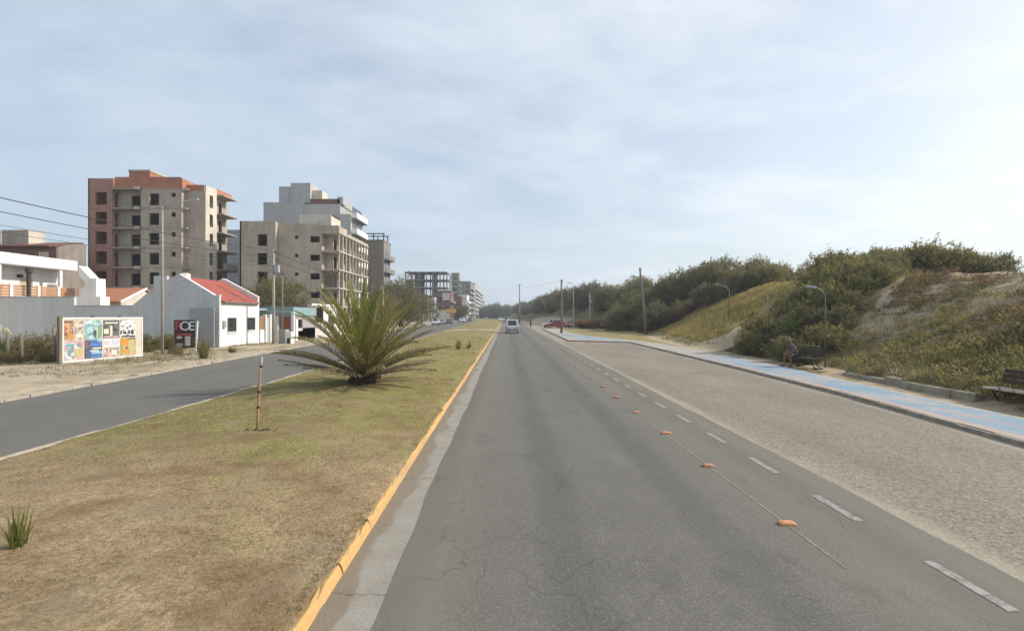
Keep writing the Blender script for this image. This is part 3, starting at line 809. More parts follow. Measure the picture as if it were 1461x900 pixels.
def make_plant(name, w, h, n, L, W, m, seed, nl=9, shoots=40, low=True, trunk=0., shoot=.22, lobes=None, upb=.5):
    """returns Empty root with crown + trunk parts, at origin"""
    rs = np.random.RandomState(seed); root = empty(name)
    lb = lobes or shrub_lobes(w, h - trunk, nl, rs, low)
    if trunk and not lobes: lb = [(a, b, c + trunk, d, e, f) for a, b, c, d, e, f in lb]
    V, F, t = crown_arrays(lb, n, L, W, rs, shoots=shoots, shoot_len=h * shoot, up=upb, zmin=.02 if not trunk else trunk * .6)
    np_mesh('crown', V, F, m, parent=root, facetint=t)
    b = MB()
    top = max(trunk, h * .25)
    r0 = .035 * h if trunk else .018 * h
    if trunk: b.tube([(0, 0, -.2), (.03 * h * rs.normal() * .3, 0, top * .5), (0, .02 * h, top)], [r0 * 1.2, r0, r0 * .85], 8)
    for q in lb[:7]:
        st = Vector((rs.normal() * .03 * w, rs.normal() * .03 * w, -.15 if not trunk else top * .92))
        e = Vector(q[:3]); mid = st.lerp(e, .5) + Vector((rs.normal() * .05 * w, rs.normal() * .05 * w, .06 * h))
        b.tube([st, mid, e], [r0 * .7, r0 * .45, r0 * .15], 6)
    b.build('trunk', M['bark'], root, smooth=True, fixn=False)
    return root
def place(proto, used, x, y, z, s=1., rz=None, label=None, cat=None, group=None, sz=None):
    o = proto if proto.name not in used else copy_tree(proto)
    used.add(proto.name)
    o.location = (x, y, z); o.rotation_euler = (0, 0, rnd.uniform(0, 6.28) if rz is None else rz)
    o.scale = (s, s, s if sz is None else sz)
    return tag(o, label, cat, group)
USED = set()
P_dark = [make_plant('shrub', 2.6, 2.3, 5200, .14, .055, M['leaf_dark'], 100 + i, 10, 60) for i in range(2)]
P_olive = [make_plant('shrub', 2.6, 2.2, 5200, .14, .055, M['leaf_olive'], 110 + i, 10, 60) for i in range(2)]
P_brown = [make_plant('shrub', 2.2, 1.5, 4200, .13, .045, M['leaf_brown'], 120 + i, 9, 50) for i in range(1)]
P_green = [make_plant('shrub', 2.3, 1.9, 4600, .14, .055, M['leaf_green'], 130 + i, 9, 50) for i in range(1)]
T_dark = [make_plant('tree', 6.5, 6.5, 9000, .30, .12, M['leaf_dark'], 140 + i, 13, 90, True, 0, .16) for i in range(2)]
T_olive = [make_plant('tree', 6.0, 6.0, 8500, .30, .12, M['leaf_olive'], 150 + i, 13, 90, True, 0, .16) for i in range(1)]
T_brown = [make_plant('tree', 5.0, 4.4, 7000, .28, .10, M['leaf_brown'], 160 + i, 12, 80, True, 0, .16) for i in range(1)]

# A: thicket on the dune slope behind the bench with the person
labA = {'dark': 'dark green shrub in the dense thicket on the dune slope behind the seated person',
        'olive': 'olive green shrub in the dense thicket on the dune slope behind the seated person',
        'brown': 'brownish half dry shrub in the dense thicket on the dune slope behind the seated person',
        'green': 'fresh green shrub in the dense thicket on the dune slope behind the seated person'}
sel = {'dark': P_dark, 'olive': P_olive, 'brown': P_brown, 'green': P_green}
xs = 14.9
while xs < 27:
    ya = 25.9 + (xs - 14.4) * .93; yb = 33.6 + (xs - 14.5) * 1.05
    yy = ya
    while yy < yb:
        x, y = xs + rnd.uniform(-.4, .4), yy + rnd.uniform(-.4, .4)
        near = (y - ya) / (yb - ya)
        k = rnd.choices(['dark', 'olive', 'brown', 'green'], [4, 3, 2.4 if xs < 17.5 else .4, 1.2])[0]
        s = rnd.uniform(.75, 1.05) * (.72 if xs < 16 else 1.0) * (.85 if near < .12 else 1)
        if xs > 22: s *= 1.1
        place(rnd.choice(sel[k]), USED, x, y, gz(x, y) - .1, s, None, labA[k], 'shrub', 'shrubs in the thicket behind the seated person')
        yy += 1.65 if xs < 20 else 1.9
    xs += 1.55
# B: bushes along the dune crest
for i in range(26):
    t = i / 25; x = 26.0 + t * 10.2 + rnd.uniform(-.5, .5); y = 41.5 - 1.5 * t + rnd.uniform(-1.6, 2.4)
    k = rnd.choices(['dark', 'olive', 'green'], [5, 3, 1])[0]
    s = rnd.uniform(.95, 1.2) * (1 + .14 * math.sin(PI * min(1, t * 1.15))) * (.62 if t > .93 else 1)
    place(rnd.choice(sel[k]), USED, x, y, gz(x, y) - .15, s, None, 'dense bush standing on the skyline along the top of the sandy dune crest', 'bush', 'bushes along the sandy dune crest')
# C: wood behind the yellow grassy dune ridge
labC = 'dark tree in the continuous low wood behind the yellow grassy dune ridge'
for row, (ybase, n) in enumerate(((84, 15), (91, 14), (99, 13))):
    for i in range(n):
        t = i / (n - 1); x = 17.5 + t * 32 + row * 1.5 + rnd.uniform(-1, 1); y = ybase - 15 * t ** 1.2 + rnd.uniform(-1.5, 1.5)
        pr = rnd.choice(T_dark + T_dark + T_olive + T_brown)
        s = (.88 + .12 * min(1, t * 2.2)) * rnd.uniform(.8, 1.1)
        s *= 1 - .42 * max(0, (t - .42) / .58)
        place(pr, USED, x, y, gz(x, y) - .3, s, None, labC, 'tree', 'trees of the low wood behind the grassy ridge')
for i in range(15):
    t = i / 14; x = 18.5 + 12 * t + rnd.uniform(-.6, .6); y = 74 - 9 * t + rnd.uniform(-1.5, 1.5)
    place(rnd.choice(T_dark + T_olive + T_brown), USED, x, y, gz(x, y) - .2, rnd.uniform(.45, .68), None, 'lower scrub tree at the front edge of the wood behind the yellow grassy ridge', 'tree', 'scrub trees at the front edge of the wood')
# D: bushes and trees along the right of the road further on
labD = 'distant dark roadside tree in the hedge like row beyond the parked red car'
for i in range(34):
    t = i / 33; y = 112 + 250 * t ** 1.4 + rnd.uniform(-3, 3)
    base = float(ip(y, FOOT) + bend(y)); x = base + rnd.uniform(3.5, 9) + (3 if y < 150 else 3)
    s = rnd.uniform(.85, 1.2) * (1 + .25 * t)
    place(rnd.choice(T_dark + T_dark + T_olive), USED, x, y, gz(x, y) - .3, s, None, labD, 'tree', 'far roadside trees on the dune side')
for i in range(14):
    x = -22 + i * 3.6 + rnd.uniform(-1, 1); y = 425 + rnd.uniform(-8, 14)
    if x < -15.5: y += 20
    place(rnd.choice(T_dark), USED, x, y, 0, rnd.uniform(1.5, 2.1), None, 'hazy dark tree closing the far end of the avenue', 'tree', 'trees at the far end of the avenue')
for i, (x, y, s) in enumerate(((13.8, 98, .5), (15.2, 96.5, .45), (16.8, 97.5, .55))):
    place(T_brown[0], USED, x, y, gz(x, y) - .1, s, None, 'low brown bush beside the lamp posts behind the parked cars', 'bush', 'brown bushes behind the parked cars')

# dune ground cover (stuff)
def scatter_dune(n, fkeep, seed, ymin=6, ymax=62, umax=14.):
    rs = np.random.RandomState(seed)
    # denser near the camera
    Y = ymin + (ymax - ymin) * rs.uniform(0, 1, n) ** 1.35; d = rs.uniform(-.2, umax, n)
    X = ip(Y, FOOT) + d
    ok = (X / Y < 1.02) & fkeep(X, Y, d, rs)
    return X[ok], Y[ok], d[ok], rs
def sandy(X, Y, d):
    a = np.clip(1.2 - np.abs((Y - 39.5 - np.clip(d, 0, 20) * .55)) / 4.0, 0, 1) * (d < 8)
    b = np.clip(1 - np.abs(d - 12.) / 3.0, 0, 1) * np.clip((37 - Y) / 4, 0, 1) * 1.3
    dd = Y - (24.6 + (X - 14.4) * .95); c = np.clip(1.0 - np.abs(dd + .8) / 1.0, 0, 1) * (d > 5.5) * .7
    return np.maximum(np.maximum(a, b), c)
def in_thicket(X, Y): return (Y > 24.6 + (X - 14.4) * .95) & (Y < 34 + (X - 14.5) * 1.2)
def tufts(name, X, Y, rs, hmin, hmax, nb, m, wid, lean=.55, spread=.06, zf=None):
    n = len(X); Z = (zf or dune_h)(X, Y) - .02
    C = np.repeat(np.stack([X, Y, Z], -1), nb, 0) + np.concatenate([rs.normal(size=(n * nb, 2)) * spread, np.zeros((n * nb, 1))], 1)
    H = rs.uniform(hmin, hmax, n * nb); az = rs.uniform(0, 2 * PI, n * nb); ln = np.abs(rs.normal(size=n * nb)) * lean
    D = np.stack([np.cos(az) * ln, np.sin(az) * ln, np.ones(n * nb)], -1); D = unit(D)
    side = unit(np.stack([-np.sin(az), np.cos(az), np.zeros(n * nb)], -1)) * (wid * rs.uniform(.6, 1.3, n * nb))[:, None]
    mid = C + D * (H * .6)[:, None]; tip = C + D * H[:, None] + np.stack([np.cos(az), np.sin(az), -.2 * np.ones(n * nb)], -1) * (H * .18)[:, None]
    V = np.stack([C - side, C + side, mid + side * .7, tip, mid - side * .7], 1).reshape(-1, 3)
    i = np.arange(n * nb)[:, None] * 5
    F3 = np.concatenate([np.concatenate([i, i + 1, i + 2, i + 4], 1)], 0)
    # quad + tri -> use two quads (degenerate-free): base quad and tip kite
    F = np.stack([np.concatenate([i, i + 1, i + 2, i + 4], 1), np.concatenate([i + 4, i + 2, i + 3, i + 3], 1)], 1).reshape(-1, 4)
    Vt = V; 
    tri = np.concatenate([np.concatenate([i, i + 1, i + 2], 1), np.concatenate([i, i + 2, i + 4], 1), np.concatenate([i + 4, i + 2, i + 3], 1)], 0)
    tn = np.clip(np.repeat(rs.uniform(.1, .9, n), nb) + .18 * rs.normal(size=n * nb), 0, 1)
    tint = np.concatenate([tn, tn, tn])
    return tag(np_mesh(name, Vt, tri, m, facetint=tint), kind='stuff')
X, Y, d, rs_ = scatter_dune(19000, lambda X, Y, d, rs: (sandy(X, Y, d) < rs.uniform(0, .8, len(X))) & ~in_thicket(X, Y) & (snoise(X * .8, Y * .8, 51) + rs.uniform(-.5, .5, len(X)) > .1) & (d > .1), 61)
tufts('dune_grass', X, Y, rs_, .12, .42, 7, M['blade_dune'], .009)
X, Y, d, rs_ = scatter_dune(9000, lambda X, Y, d, rs: (Y > 43.5) & (sandy(X, Y, d) < .3) & (d > 1.2) & (snoise(X * .7, Y * .7, 55) + rs.uniform(-.5, .5, len(X)) > -.35), 62, 42, 68, 13)
M['blade_ridge'] = leaf_mat('ridge_grass_blades', (.19, .165, .06), (.36, .30, .13), (.42, .34, .19), .35)
tufts('ridge_grass', X, Y, rs_, .2, .55, 7, M['blade_ridge'], .016, .5, .12)
def scrub(name, m, n, seed, freq, thr, hs, L, W, nper=95):
    X, Y, d, rs = scatter_dune(n, lambda X, Y, d, rs: (sandy(X, Y, d) < rs.uniform(0, .5, len(X))) & ~in_thicket(X, Y) & (Y < 36) & (snoise(X * freq, Y * freq, seed) + rs.uniform(-.4, .4, len(X)) > thr) & (d > .15), seed, 9, 36, 12)
    k = len(X); r = rs.uniform(.22, .75, k); h = r * rs.uniform(*hs, k) * .95
    C0 = np.stack([X, Y, dune_h(X, Y) - .04], -1)
    dd = unit(rs.normal(size=(k * nper, 3))); dd[:, 2] = np.abs(dd[:, 2])
    rad = np.repeat(np.stack([r, r, h], -1), nper, 0) * (rs.uniform(.45, 1.08, k * nper))[:, None]
    C = np.repeat(C0, nper, 0) + dd * rad
    D = dd + rs.normal(size=dd.shape) * .6 + np.array([0, 0, .4])
    V, F = leaves(C, D, 1.25 * L * rs.uniform(.6, 1.3, len(C)), 1.15 * W * rs.uniform(.6, 1.3, len(C)), rs)
    tn = np.clip(np.repeat(rs.uniform(.15, .85, k), nper) + .16 * rs.normal(size=k * nper), 0, 1)
    tag(np_mesh(name, V, F, m, facetint=tn), kind='stuff')
M['leaf_yg2'] = leaf_mat('yellow_olive_scrub', (.13, .12, .045), (.28, .245, .10), (.34, .28, .15), .2)
M['leaf_sage'] = leaf_mat('grey_olive_scrub', (.12, .105, .058), (.27, .225, .13), (.34, .26, .17), .3)
scrub('dune_scrub', M['leaf_sage'], 1150, 71, .55, 0., (.5, .95), .10, .042)
scrub('brown_dune_scrub', M['leaf_brown'], 2200, 72, .5, -.15, (.45, .9), .10, .036)
scrub('yellow_dune_scrub', M['leaf_yg2'], 1100, 73, .6, .0, (.5, .9), .10, .04)

# turf blades on the median (stuff)
def turf():
    rs = np.random.RandomState(88); parts = []
    for (ya, yb, dens, h0, h1, w) in ((2.6, 7, 620, .02, .052, .0045), (7, 13, 300, .025, .06, .0065), (13, 26, 120, .03, .07, .010), (26, 60, 45, .04, .09, .018)):
        n = int((yb - ya) * 6.8 * dens); Y = rs.uniform(ya, yb, n); X = rs.uniform(-8.55, -1.72, n)
        ok = (X / Y > -1.02) & (snoise(X * 1.6, Y * 1.6, 91) + .9 * snoise(X * 5, Y * 5, 92) + rs.uniform(-.7, .7, n) > .12)
        X, Y = X[ok], Y[ok]; n = len(X)
        C = np.stack([X, Y, turf_z(X, Y) - .004], -1); az = rs.uniform(0, 2 * PI, n); ln = np.abs(rs.normal(size=n)) * 2.2
        D = unit(np.stack([np.cos(az) * ln, np.sin(az) * ln, np.ones(n)], -1)); H = rs.uniform(h0, h1, n)
        s = np.stack([-np.sin(az), np.cos(az), np.zeros(n)], -1) * w
        far = np.clip((Y - 6) / 22, -.1, .42)
        t = np.clip(.60 - far * .95 + .42 * snoise(X * .9, Y * .9, 93) + .13 * rs.normal(size=n), 0, 1)
        parts.append((np.stack([C - s, C + s, C + D * H[:, None]], 1).reshape(-1, 3), t))
    V = np.concatenate([p[0] for p in parts]); t = np.concatenate([p[1] for p in parts])
    tag(np_mesh('grass', V, np.arange(len(V)).reshape(-1, 3), M['blade_turf'], facetint=t), kind='stuff')
turf()
rt = np.random.RandomState(97); n = 2600
Yt = 2.6 + 20 * rt.uniform(0, 1, n) ** 1.5; Xt = rt.uniform(-8.4, -1.72, n)
ok = (snoise(Xt * 1.3, Yt * 1.3, 98) + .6 * snoise(Xt * 4, Yt * 4, 99) + rt.uniform(-.4, .4, n) > .25) & (Xt / Yt > -1.02)
tufts('grass_tufts', Xt[ok], Yt[ok], rt, .03, .085, 9, M['blade_turf'], .0035, 1.3, .035, turf_z)
n = 5200; Yt = 21 + 36 * rt.uniform(0, 1, n); wl_ = rt.uniform(0, 1, n) ** .7; Xt = ip(Yt, LKERB) - .5 - 11 * wl_
ok = (snoise(Xt * .8, Yt * .8, 81) + rt.uniform(-.5, .5, n) + wl_ * .9 > .62) & (Yt < 40.6) | ((np.abs(Xt + 20.9) < .5) & (Yt > 41) & (Yt < 47))
tufts('verge_weeds', Xt[ok], Yt[ok], rt, .05, .24, 9, M['leaf_dry'], .008, .9, .10, lp_z)
n = 2400; Yt = 2.6 + 30 * rt.uniform(0, 1, n) ** 1.6; Xt = -1.70 + .03 * rt.normal(size=n)
ok = snoise(Xt * 3, Yt * 3, 95) + rt.uniform(-.5, .5, n) > .0
tufts('kerb_grass', Xt[ok][::2], Yt[ok][::2], rt, .02, .055, 4, M['blade_turf'], .003, 1.5, .02, turf_z)

# ---------------------------------------------------------------- the palm
def frond(rs, az, el, L, droop, m, parent, nl=46, ll=.42, dry=False):
    """el = start elevation, droop = total bend"""
    n = 22; t = np.linspace(0, 1, n)
    ang = el - droop * t ** 1.6
    seg = L / (n - 1)
    r = np.concatenate([[0], np.cumsum(np.cos(ang[:-1]) * seg)]); z = np.concatenate([[0], np.cumsum(np.sin(ang[:-1]) * seg)])
    side = rs.uniform(-.10, .10)
    P = np.stack([r, side * r * r / max(L, .1), z], -1)
    P[:, 0] += .10 * math.cos(el); P[:, 2] += .24
    T = unit(np.gradient(P, axis=0)); up0 = np.array([0, 0, 1.]) if el < 1.25 else np.array([-1., 0, .4])
    N = unit(up0 - T * (T @ up0)[:, None]); B = np.cross(T, N)
    # leaflets
    tt = np.linspace(.13, .995, nl); Vs, ts = [], []
    for s in (-1, 1):
        k = tt * (n - 1); i = np.minimum(k.astype(int), n - 2); f = (k - i)[:, None]
        p = P[i] * (1 - f) + P[i + 1] * f; T_, N_, B_ = T[i], N[i], B[i]
        ln = ll * (np.sin(PI * np.clip(tt * .93 + .07, 0, 1)) ** .55) * rs.uniform(.8, 1.1, nl)
        lift = rs.uniform(.25, .75, nl); fw = .55 + .75 * tt + rs.normal(size=nl) * .10
        if dry: lift = rs.uniform(-.35, .45, nl)
        d = unit(T_ * fw[:, None] + B_ * s * (.78 * (1.08 - tt * .6))[:, None] + N_ * lift[:, None])
        w = .013 + .006 * rs.uniform(size=nl)
        wv = unit(np.cross(d, N_)) * w[:, None]
        tip = p + d * ln[:, None] - np.array([0, 0, 1.]) * (ln * (.10 if not dry else .22))[:, None]
        mid = p + d * (ln * .45)[:, None]
        Vs.append(np.stack([p - wv * .5, mid - wv, tip, mid + wv, ], 1).reshape(-1, 3))
        ts.append(np.clip(.5 + .22 * rs.normal(size=nl) + .15 * (tt - .5), 0, 1))
    V = np.concatenate(Vs); F = np.arange(len(V)).reshape(-1, 4); tint = np.concatenate(ts)
    c, s_ = math.cos(az), math.sin(az); Rz = np.array([[c, -s_, 0], [s_, c, 0], [0, 0, 1]])
    o = np_mesh('frond', V @ Rz.T, F, m, parent=parent, facetint=tint)
    b = MB(); Pr = P @ Rz.T
    b.tube([tuple(q) for q in Pr[::2]] + [tuple(Pr[-1])], [.030 * (1 - .85 * k / 11) + .003 for k in range(len(Pr[::2]) + 1)], 6)
    b.build('rachis', M['rachis'] if not dry else M['oldwood'], o, smooth=True, fixn=False)
    return o
PX, PY = -4.75, 18.3
palm = empty('palm', (PX, PY, tz(PX, PY) - .02), 0, 'young palm with spreading feather fronds on the grass median', 'palm')
tb = MB(); prof = [(.40, -.1), (.47, .05), (.48, .18), (.38, .30), (.20, .38)]
tb.lathe(prof, (0, 0, 0), 'z', 22); tr = tb.build('trunk', M['palmtrunk'], palm, smooth=True)
st = MB(); rp = random.Random(5)
for k in range(70):
    a = rp.uniform(0, 6.28); z = rp.uniform(.02, .30); r0 = .43
    p0 = Vector((math.cos(a) * r0, math.sin(a) * r0, z)); e = p0 + Vector((math.cos(a) * rp.uniform(.05, .16), math.sin(a) * rp.uniform(.05, .16), rp.uniform(-.05, .16)))
    st.tube([p0 - Vector((math.cos(a), math.sin(a), 0)) * .06, e], [.035, .018], 5)
st.build('leaf_base', M['palmtrunk'], tr, smooth=False, fixn=False)
rs_p = np.random.RandomState(12); ga = 2.39996
NF = 74
for k in range(NF):
    t = k / (NF - 1.); az = k * ga + rs_p.uniform(-.15, .15)
    if t < .16:   el, dr, L, m, dry = R(rs_p.uniform(76, 90)), R(rs_p.uniform(4, 16)), rs_p.uniform(2.9, 3.35), M['frond_green'], False
    elif t < .36: el, dr, L, m, dry = R(rs_p.uniform(60, 76)), R(rs_p.uniform(16, 38)), rs_p.uniform(3.0, 3.4), (M['frond_green'] if k % 2 else M['frond_olive']), False
    elif t < .62: el, dr, L, m, dry = R(rs_p.uniform(40, 63)), R(rs_p.uniform(22, 48)), rs_p.uniform(2.8, 3.2), M['frond_olive'], False
    elif t < .83: el, dr, L, m, dry = R(rs_p.uniform(18, 38)), R(rs_p.uniform(14, 36)), rs_p.uniform(2.6, 3.1), (M['frond_olive'] if k % 3 else M['frond_dry']), k % 3 == 0
    else: el, dr, L, m, dry = R(rs_p.uniform(8, 17)), R(rs_p.uniform(6, 17)), rs_p.uniform(2.4, 2.9), M['frond_dry'], True
    frond(rs_p, az, el, L, dr, m, palm, 62, .43, dry)

# spiky plants (short blades from a centre)
def spiky(name, loc, nb, lmin, lmax, w, m, seed, label, cat, spread=1.0, group=None, s=1.):
    rs = np.random.RandomState(seed); root = empty(name, loc, 0, label, cat, group)
    Vs, ts, Fs = [], [], []
    for k in range(nb):
        az = rs.uniform(0, 2 * PI); tilt = abs(rs.normal()) * .38 * spread + .05; L = rs.uniform(lmin, lmax)
        n = 6; t = np.linspace(0, 1, n); a = PI / 2 - tilt - .5 * t ** 2 * tilt * 1.6
        r = np.concatenate([[0], np.cumsum(np.cos(a[:-1]) * L / (n - 1))]); z = np.concatenate([[0], np.cumsum(np.sin(a[:-1]) * L / (n - 1))])
        ww = w * (1 - t ** 2.2) * rs.uniform(.8, 1.2) + .0008
        dx, dy = math.cos(az), math.sin(az)
        o = rs.normal(size=2) * .02 * lmax / .4
        A = np.stack([o[0] + r * dx - ww * dy, o[1] + r * dy + ww * dx, z - .02], -1); B = np.stack([o[0] + r * dx + ww * dy, o[1] + r * dy - ww * dx, z - .02], -1)
        i0 = sum(len(v) for v in Vs); V = np.empty((2 * n, 3)); V[0::2] = A; V[1::2] = B; Vs.append(V)
        q = np.arange(n - 1) * 2 + i0
        Fs.append(np.stack([q, q + 1, q + 3, q + 2], -1)); ts.append(np.full(n - 1, np.clip(.5 + .25 * rs.normal(), 0, 1)))
    np_mesh('blades', np.concatenate(Vs), np.concatenate(Fs), m, parent=root, facetint=np.concatenate(ts))
    return root
spiky('spiky_plant', (-4.78, 5.35, tz(-4.78, 5.35)), 46, .22, .50, .008, M['leaf_yellowgreen'], 5, 'small bright green spiky plant growing on the dry median', 'plant')
spiky('weed', (-16.7, 30.2, lz(-16.7, 30.2)), 150, .7, 1.5, .018, M['leaf_olive'], 6, 'tall grey green spiky weed at the pavement edge before the zinc gate', 'weed', 1.15)
spiky('weed', (-18.2, 36.0, lz(-18.2, 36)), 46, .25, .55, .012, M['leaf_dry'], 7, 'small dry weed at the foot of the white house wall', 'weed', 1.2)
for i, (x, y, s) in enumerate(((-3.2, 36.5, 1), (-2.6, 38.6, .9), (-3.5, 40.5, .9))):
    lab = ['low yellow green plant on the median behind the palm, nearest of three', 'low yellow green plant on the median behind the palm, middle of three', 'low yellow green plant on the median behind the palm, farthest of three'][i]
    spiky('median_plant', (x, y, tz(x, y)), 55, .35 * s, .75 * s, .03, M['leaf_yellowgreen'], 30 + i, lab, 'plant', 2.3, 'young plants on the median')

# wooden stake with the earth pit at its base
M['clod'] = mat('dark_earth', (.16, .115, .07), (.10, .075, .048), 12, .95)
sk = empty('stake', (-4.87, 10.7, tz(-4.87, 10.7) - .03), 0, 'thin reddish wooden stake standing in a small earth pit on the median', 'stake')
b = MB(); b.tube([(0, 0, -.1), (.012, 0, .35), (.03, .01, .7), (.055, .0, 1.15), (.085, .01, 1.36)], [.026, .025, .024, .021, .016], 8); b.build('post', M['stakewood'], sk, smooth=True)
b = MB(); b.tube([(.083, .01, 1.34), (.09, .01, 1.47)], [.013, .010], 8); b.build('tip', M['signwhite'], sk)
b = MB()
for z, x in ((1.28, .075), (.78, .034), (.48, .018)): b.lathe([(.03, -.02), (.034, 0), (.03, .025)], (x, .005, z), 'z', 8)
b.build('knot', M['bark'], sk)
b = MB(); rp = random.Random(4)
for k in range(46):
    a = rp.uniform(0, 6.28); r = abs(rp.gauss(0, .13)); q = rp.uniform(.010, .030)
    b.lathe([(q * .6, -q), (q, 0), (q * .6, q * .8)], (.12 + math.cos(a) * r * 1.3, math.sin(a) * r * .8, .03 + q * .3), 'z', 6)
b.build('earth_clod', M['clod'], sk)

# ---------------------------------------------------------------- buildings
def wall_open(mb, org, U, W_, H_, openings, th, zdir=(0, 0, 1)):
    """wall of size W_ x H_ from org along unit U (horizontal), thickness th inward (along N = U x Z reversed), with rectangular openings (u0,u1,v0,v1)"""
    org = Vector(org); U = Vector(U); Z = Vector((0, 0, 1)); N = U.cross(Z)      # outward normal
    us = sorted({0., W_} | {round(o[0], 4) for o in openings} | {round(o[1], 4) for o in openings}); us = [u for u in us if -1e-6 <= u <= W_ + 1e-6]
    vs = sorted({0., H_} | {round(o[2], 4) for o in openings} | {round(o[3], 4) for o in openings}); vs = [v for v in vs if -1e-6 <= v <= H_ + 1e-6]
    def solid(i, j):
        if i < 0 or j < 0 or i >= len(us) - 1 or j >= len(vs) - 1: return False
        u = (us[i] + us[i + 1]) / 2; v = (vs[j] + vs[j + 1]) / 2
        return not any(o[0] < u < o[1] and o[2] < v < o[3] for o in openings)
    P = lambda u, v, d: org + U * u + Z * v - N * d
    for i in range(len(us) - 1):
        for j in range(len(vs) - 1):
            if not solid(i, j): continue
            a, c, e, f = us[i], us[i + 1], vs[j], vs[j + 1]
            mb.quad(P(a, e, 0), P(c, e, 0), P(c, f, 0), P(a, f, 0))
            mb.quad(P(a, e, th), P(a, f, th), P(c, f, th), P(c, e, th))
            if not solid(i - 1, j): mb.quad(P(a, e, 0), P(a, f, 0), P(a, f, th), P(a, e, th))
            if not solid(i + 1, j): mb.quad(P(c, e, 0), P(c, e, th), P(c, f, th), P(c, f, 0))
            if not solid(i, j - 1): mb.quad(P(a, e, 0), P(a, e, th), P(c, e, th), P(c, e, 0))
            if not solid(i, j + 1): mb.quad(P(a, f, 0), P(c, f, 0), P(c, f, th), P(a, f, th))
XP, YN = (0, 1, 0), (1, 0, 0)       # U for a wall facing +X : along +Y ; facing -Y : along +X
def frame_lin(parent, org, U, o, m, name='window', t=.05, depth=.24, proud=.015):
    """rough lining round one opening (a part of its own)"""
    org = Vector(org); U = Vector(U); Z = Vector((0, 0, 1)); N = U.cross(Z); mb = MB()
    u0, u1, v0, v1 = o
    for a, c, e, f in ((u0 - .0, u0 + t, v0, v1), (u1 - t, u1 + .0, v0, v1), (u0 + t, u1 - t, v0, v0 + t), (u0 + t, u1 - t, v1 - t, v1)):
        p = []
        for d in (-proud, depth):
            for uu, vv in ((a, e), (c, e), (c, f), (a, f)): p.append(org + U * uu + Z * vv - N * d)
        i = len(mb.v); mb.v += [tuple(q) for q in p]
        for fc in ((0, 1, 2, 3), (7, 6, 5, 4), (0, 4, 5, 1), (1, 5, 6, 2), (2, 6, 7, 3), (3, 7, 4, 0)): mb.f.append(tuple(i + q for q in fc)); mb.mi.append(0)
    return mb.build(name, m, parent, world=True)
def glazed(parent, org, U, o, frame_m, name='window', t=.06, blind=None):
    w = frame_lin(parent, org, U, o, frame_m, name, t, .10)
    org = Vector(org); U = Vector(U); Z = Vector((0, 0, 1)); N = U.cross(Z); u0, u1, v0, v1 = o
    P = lambda u, v, d: org + U * u + Z * v - N * d
    mb = MB(); mb.quad(P(u0 + t, v0 + t, .06), P(u1 - t, v0 + t, .06), P(u1 - t, v1 - t, .06), P(u0 + t, v1 - t, .06))
    mb.build('pane', M['glass'] if blind is None else blind, w, world=True, fixn=False)
    return w

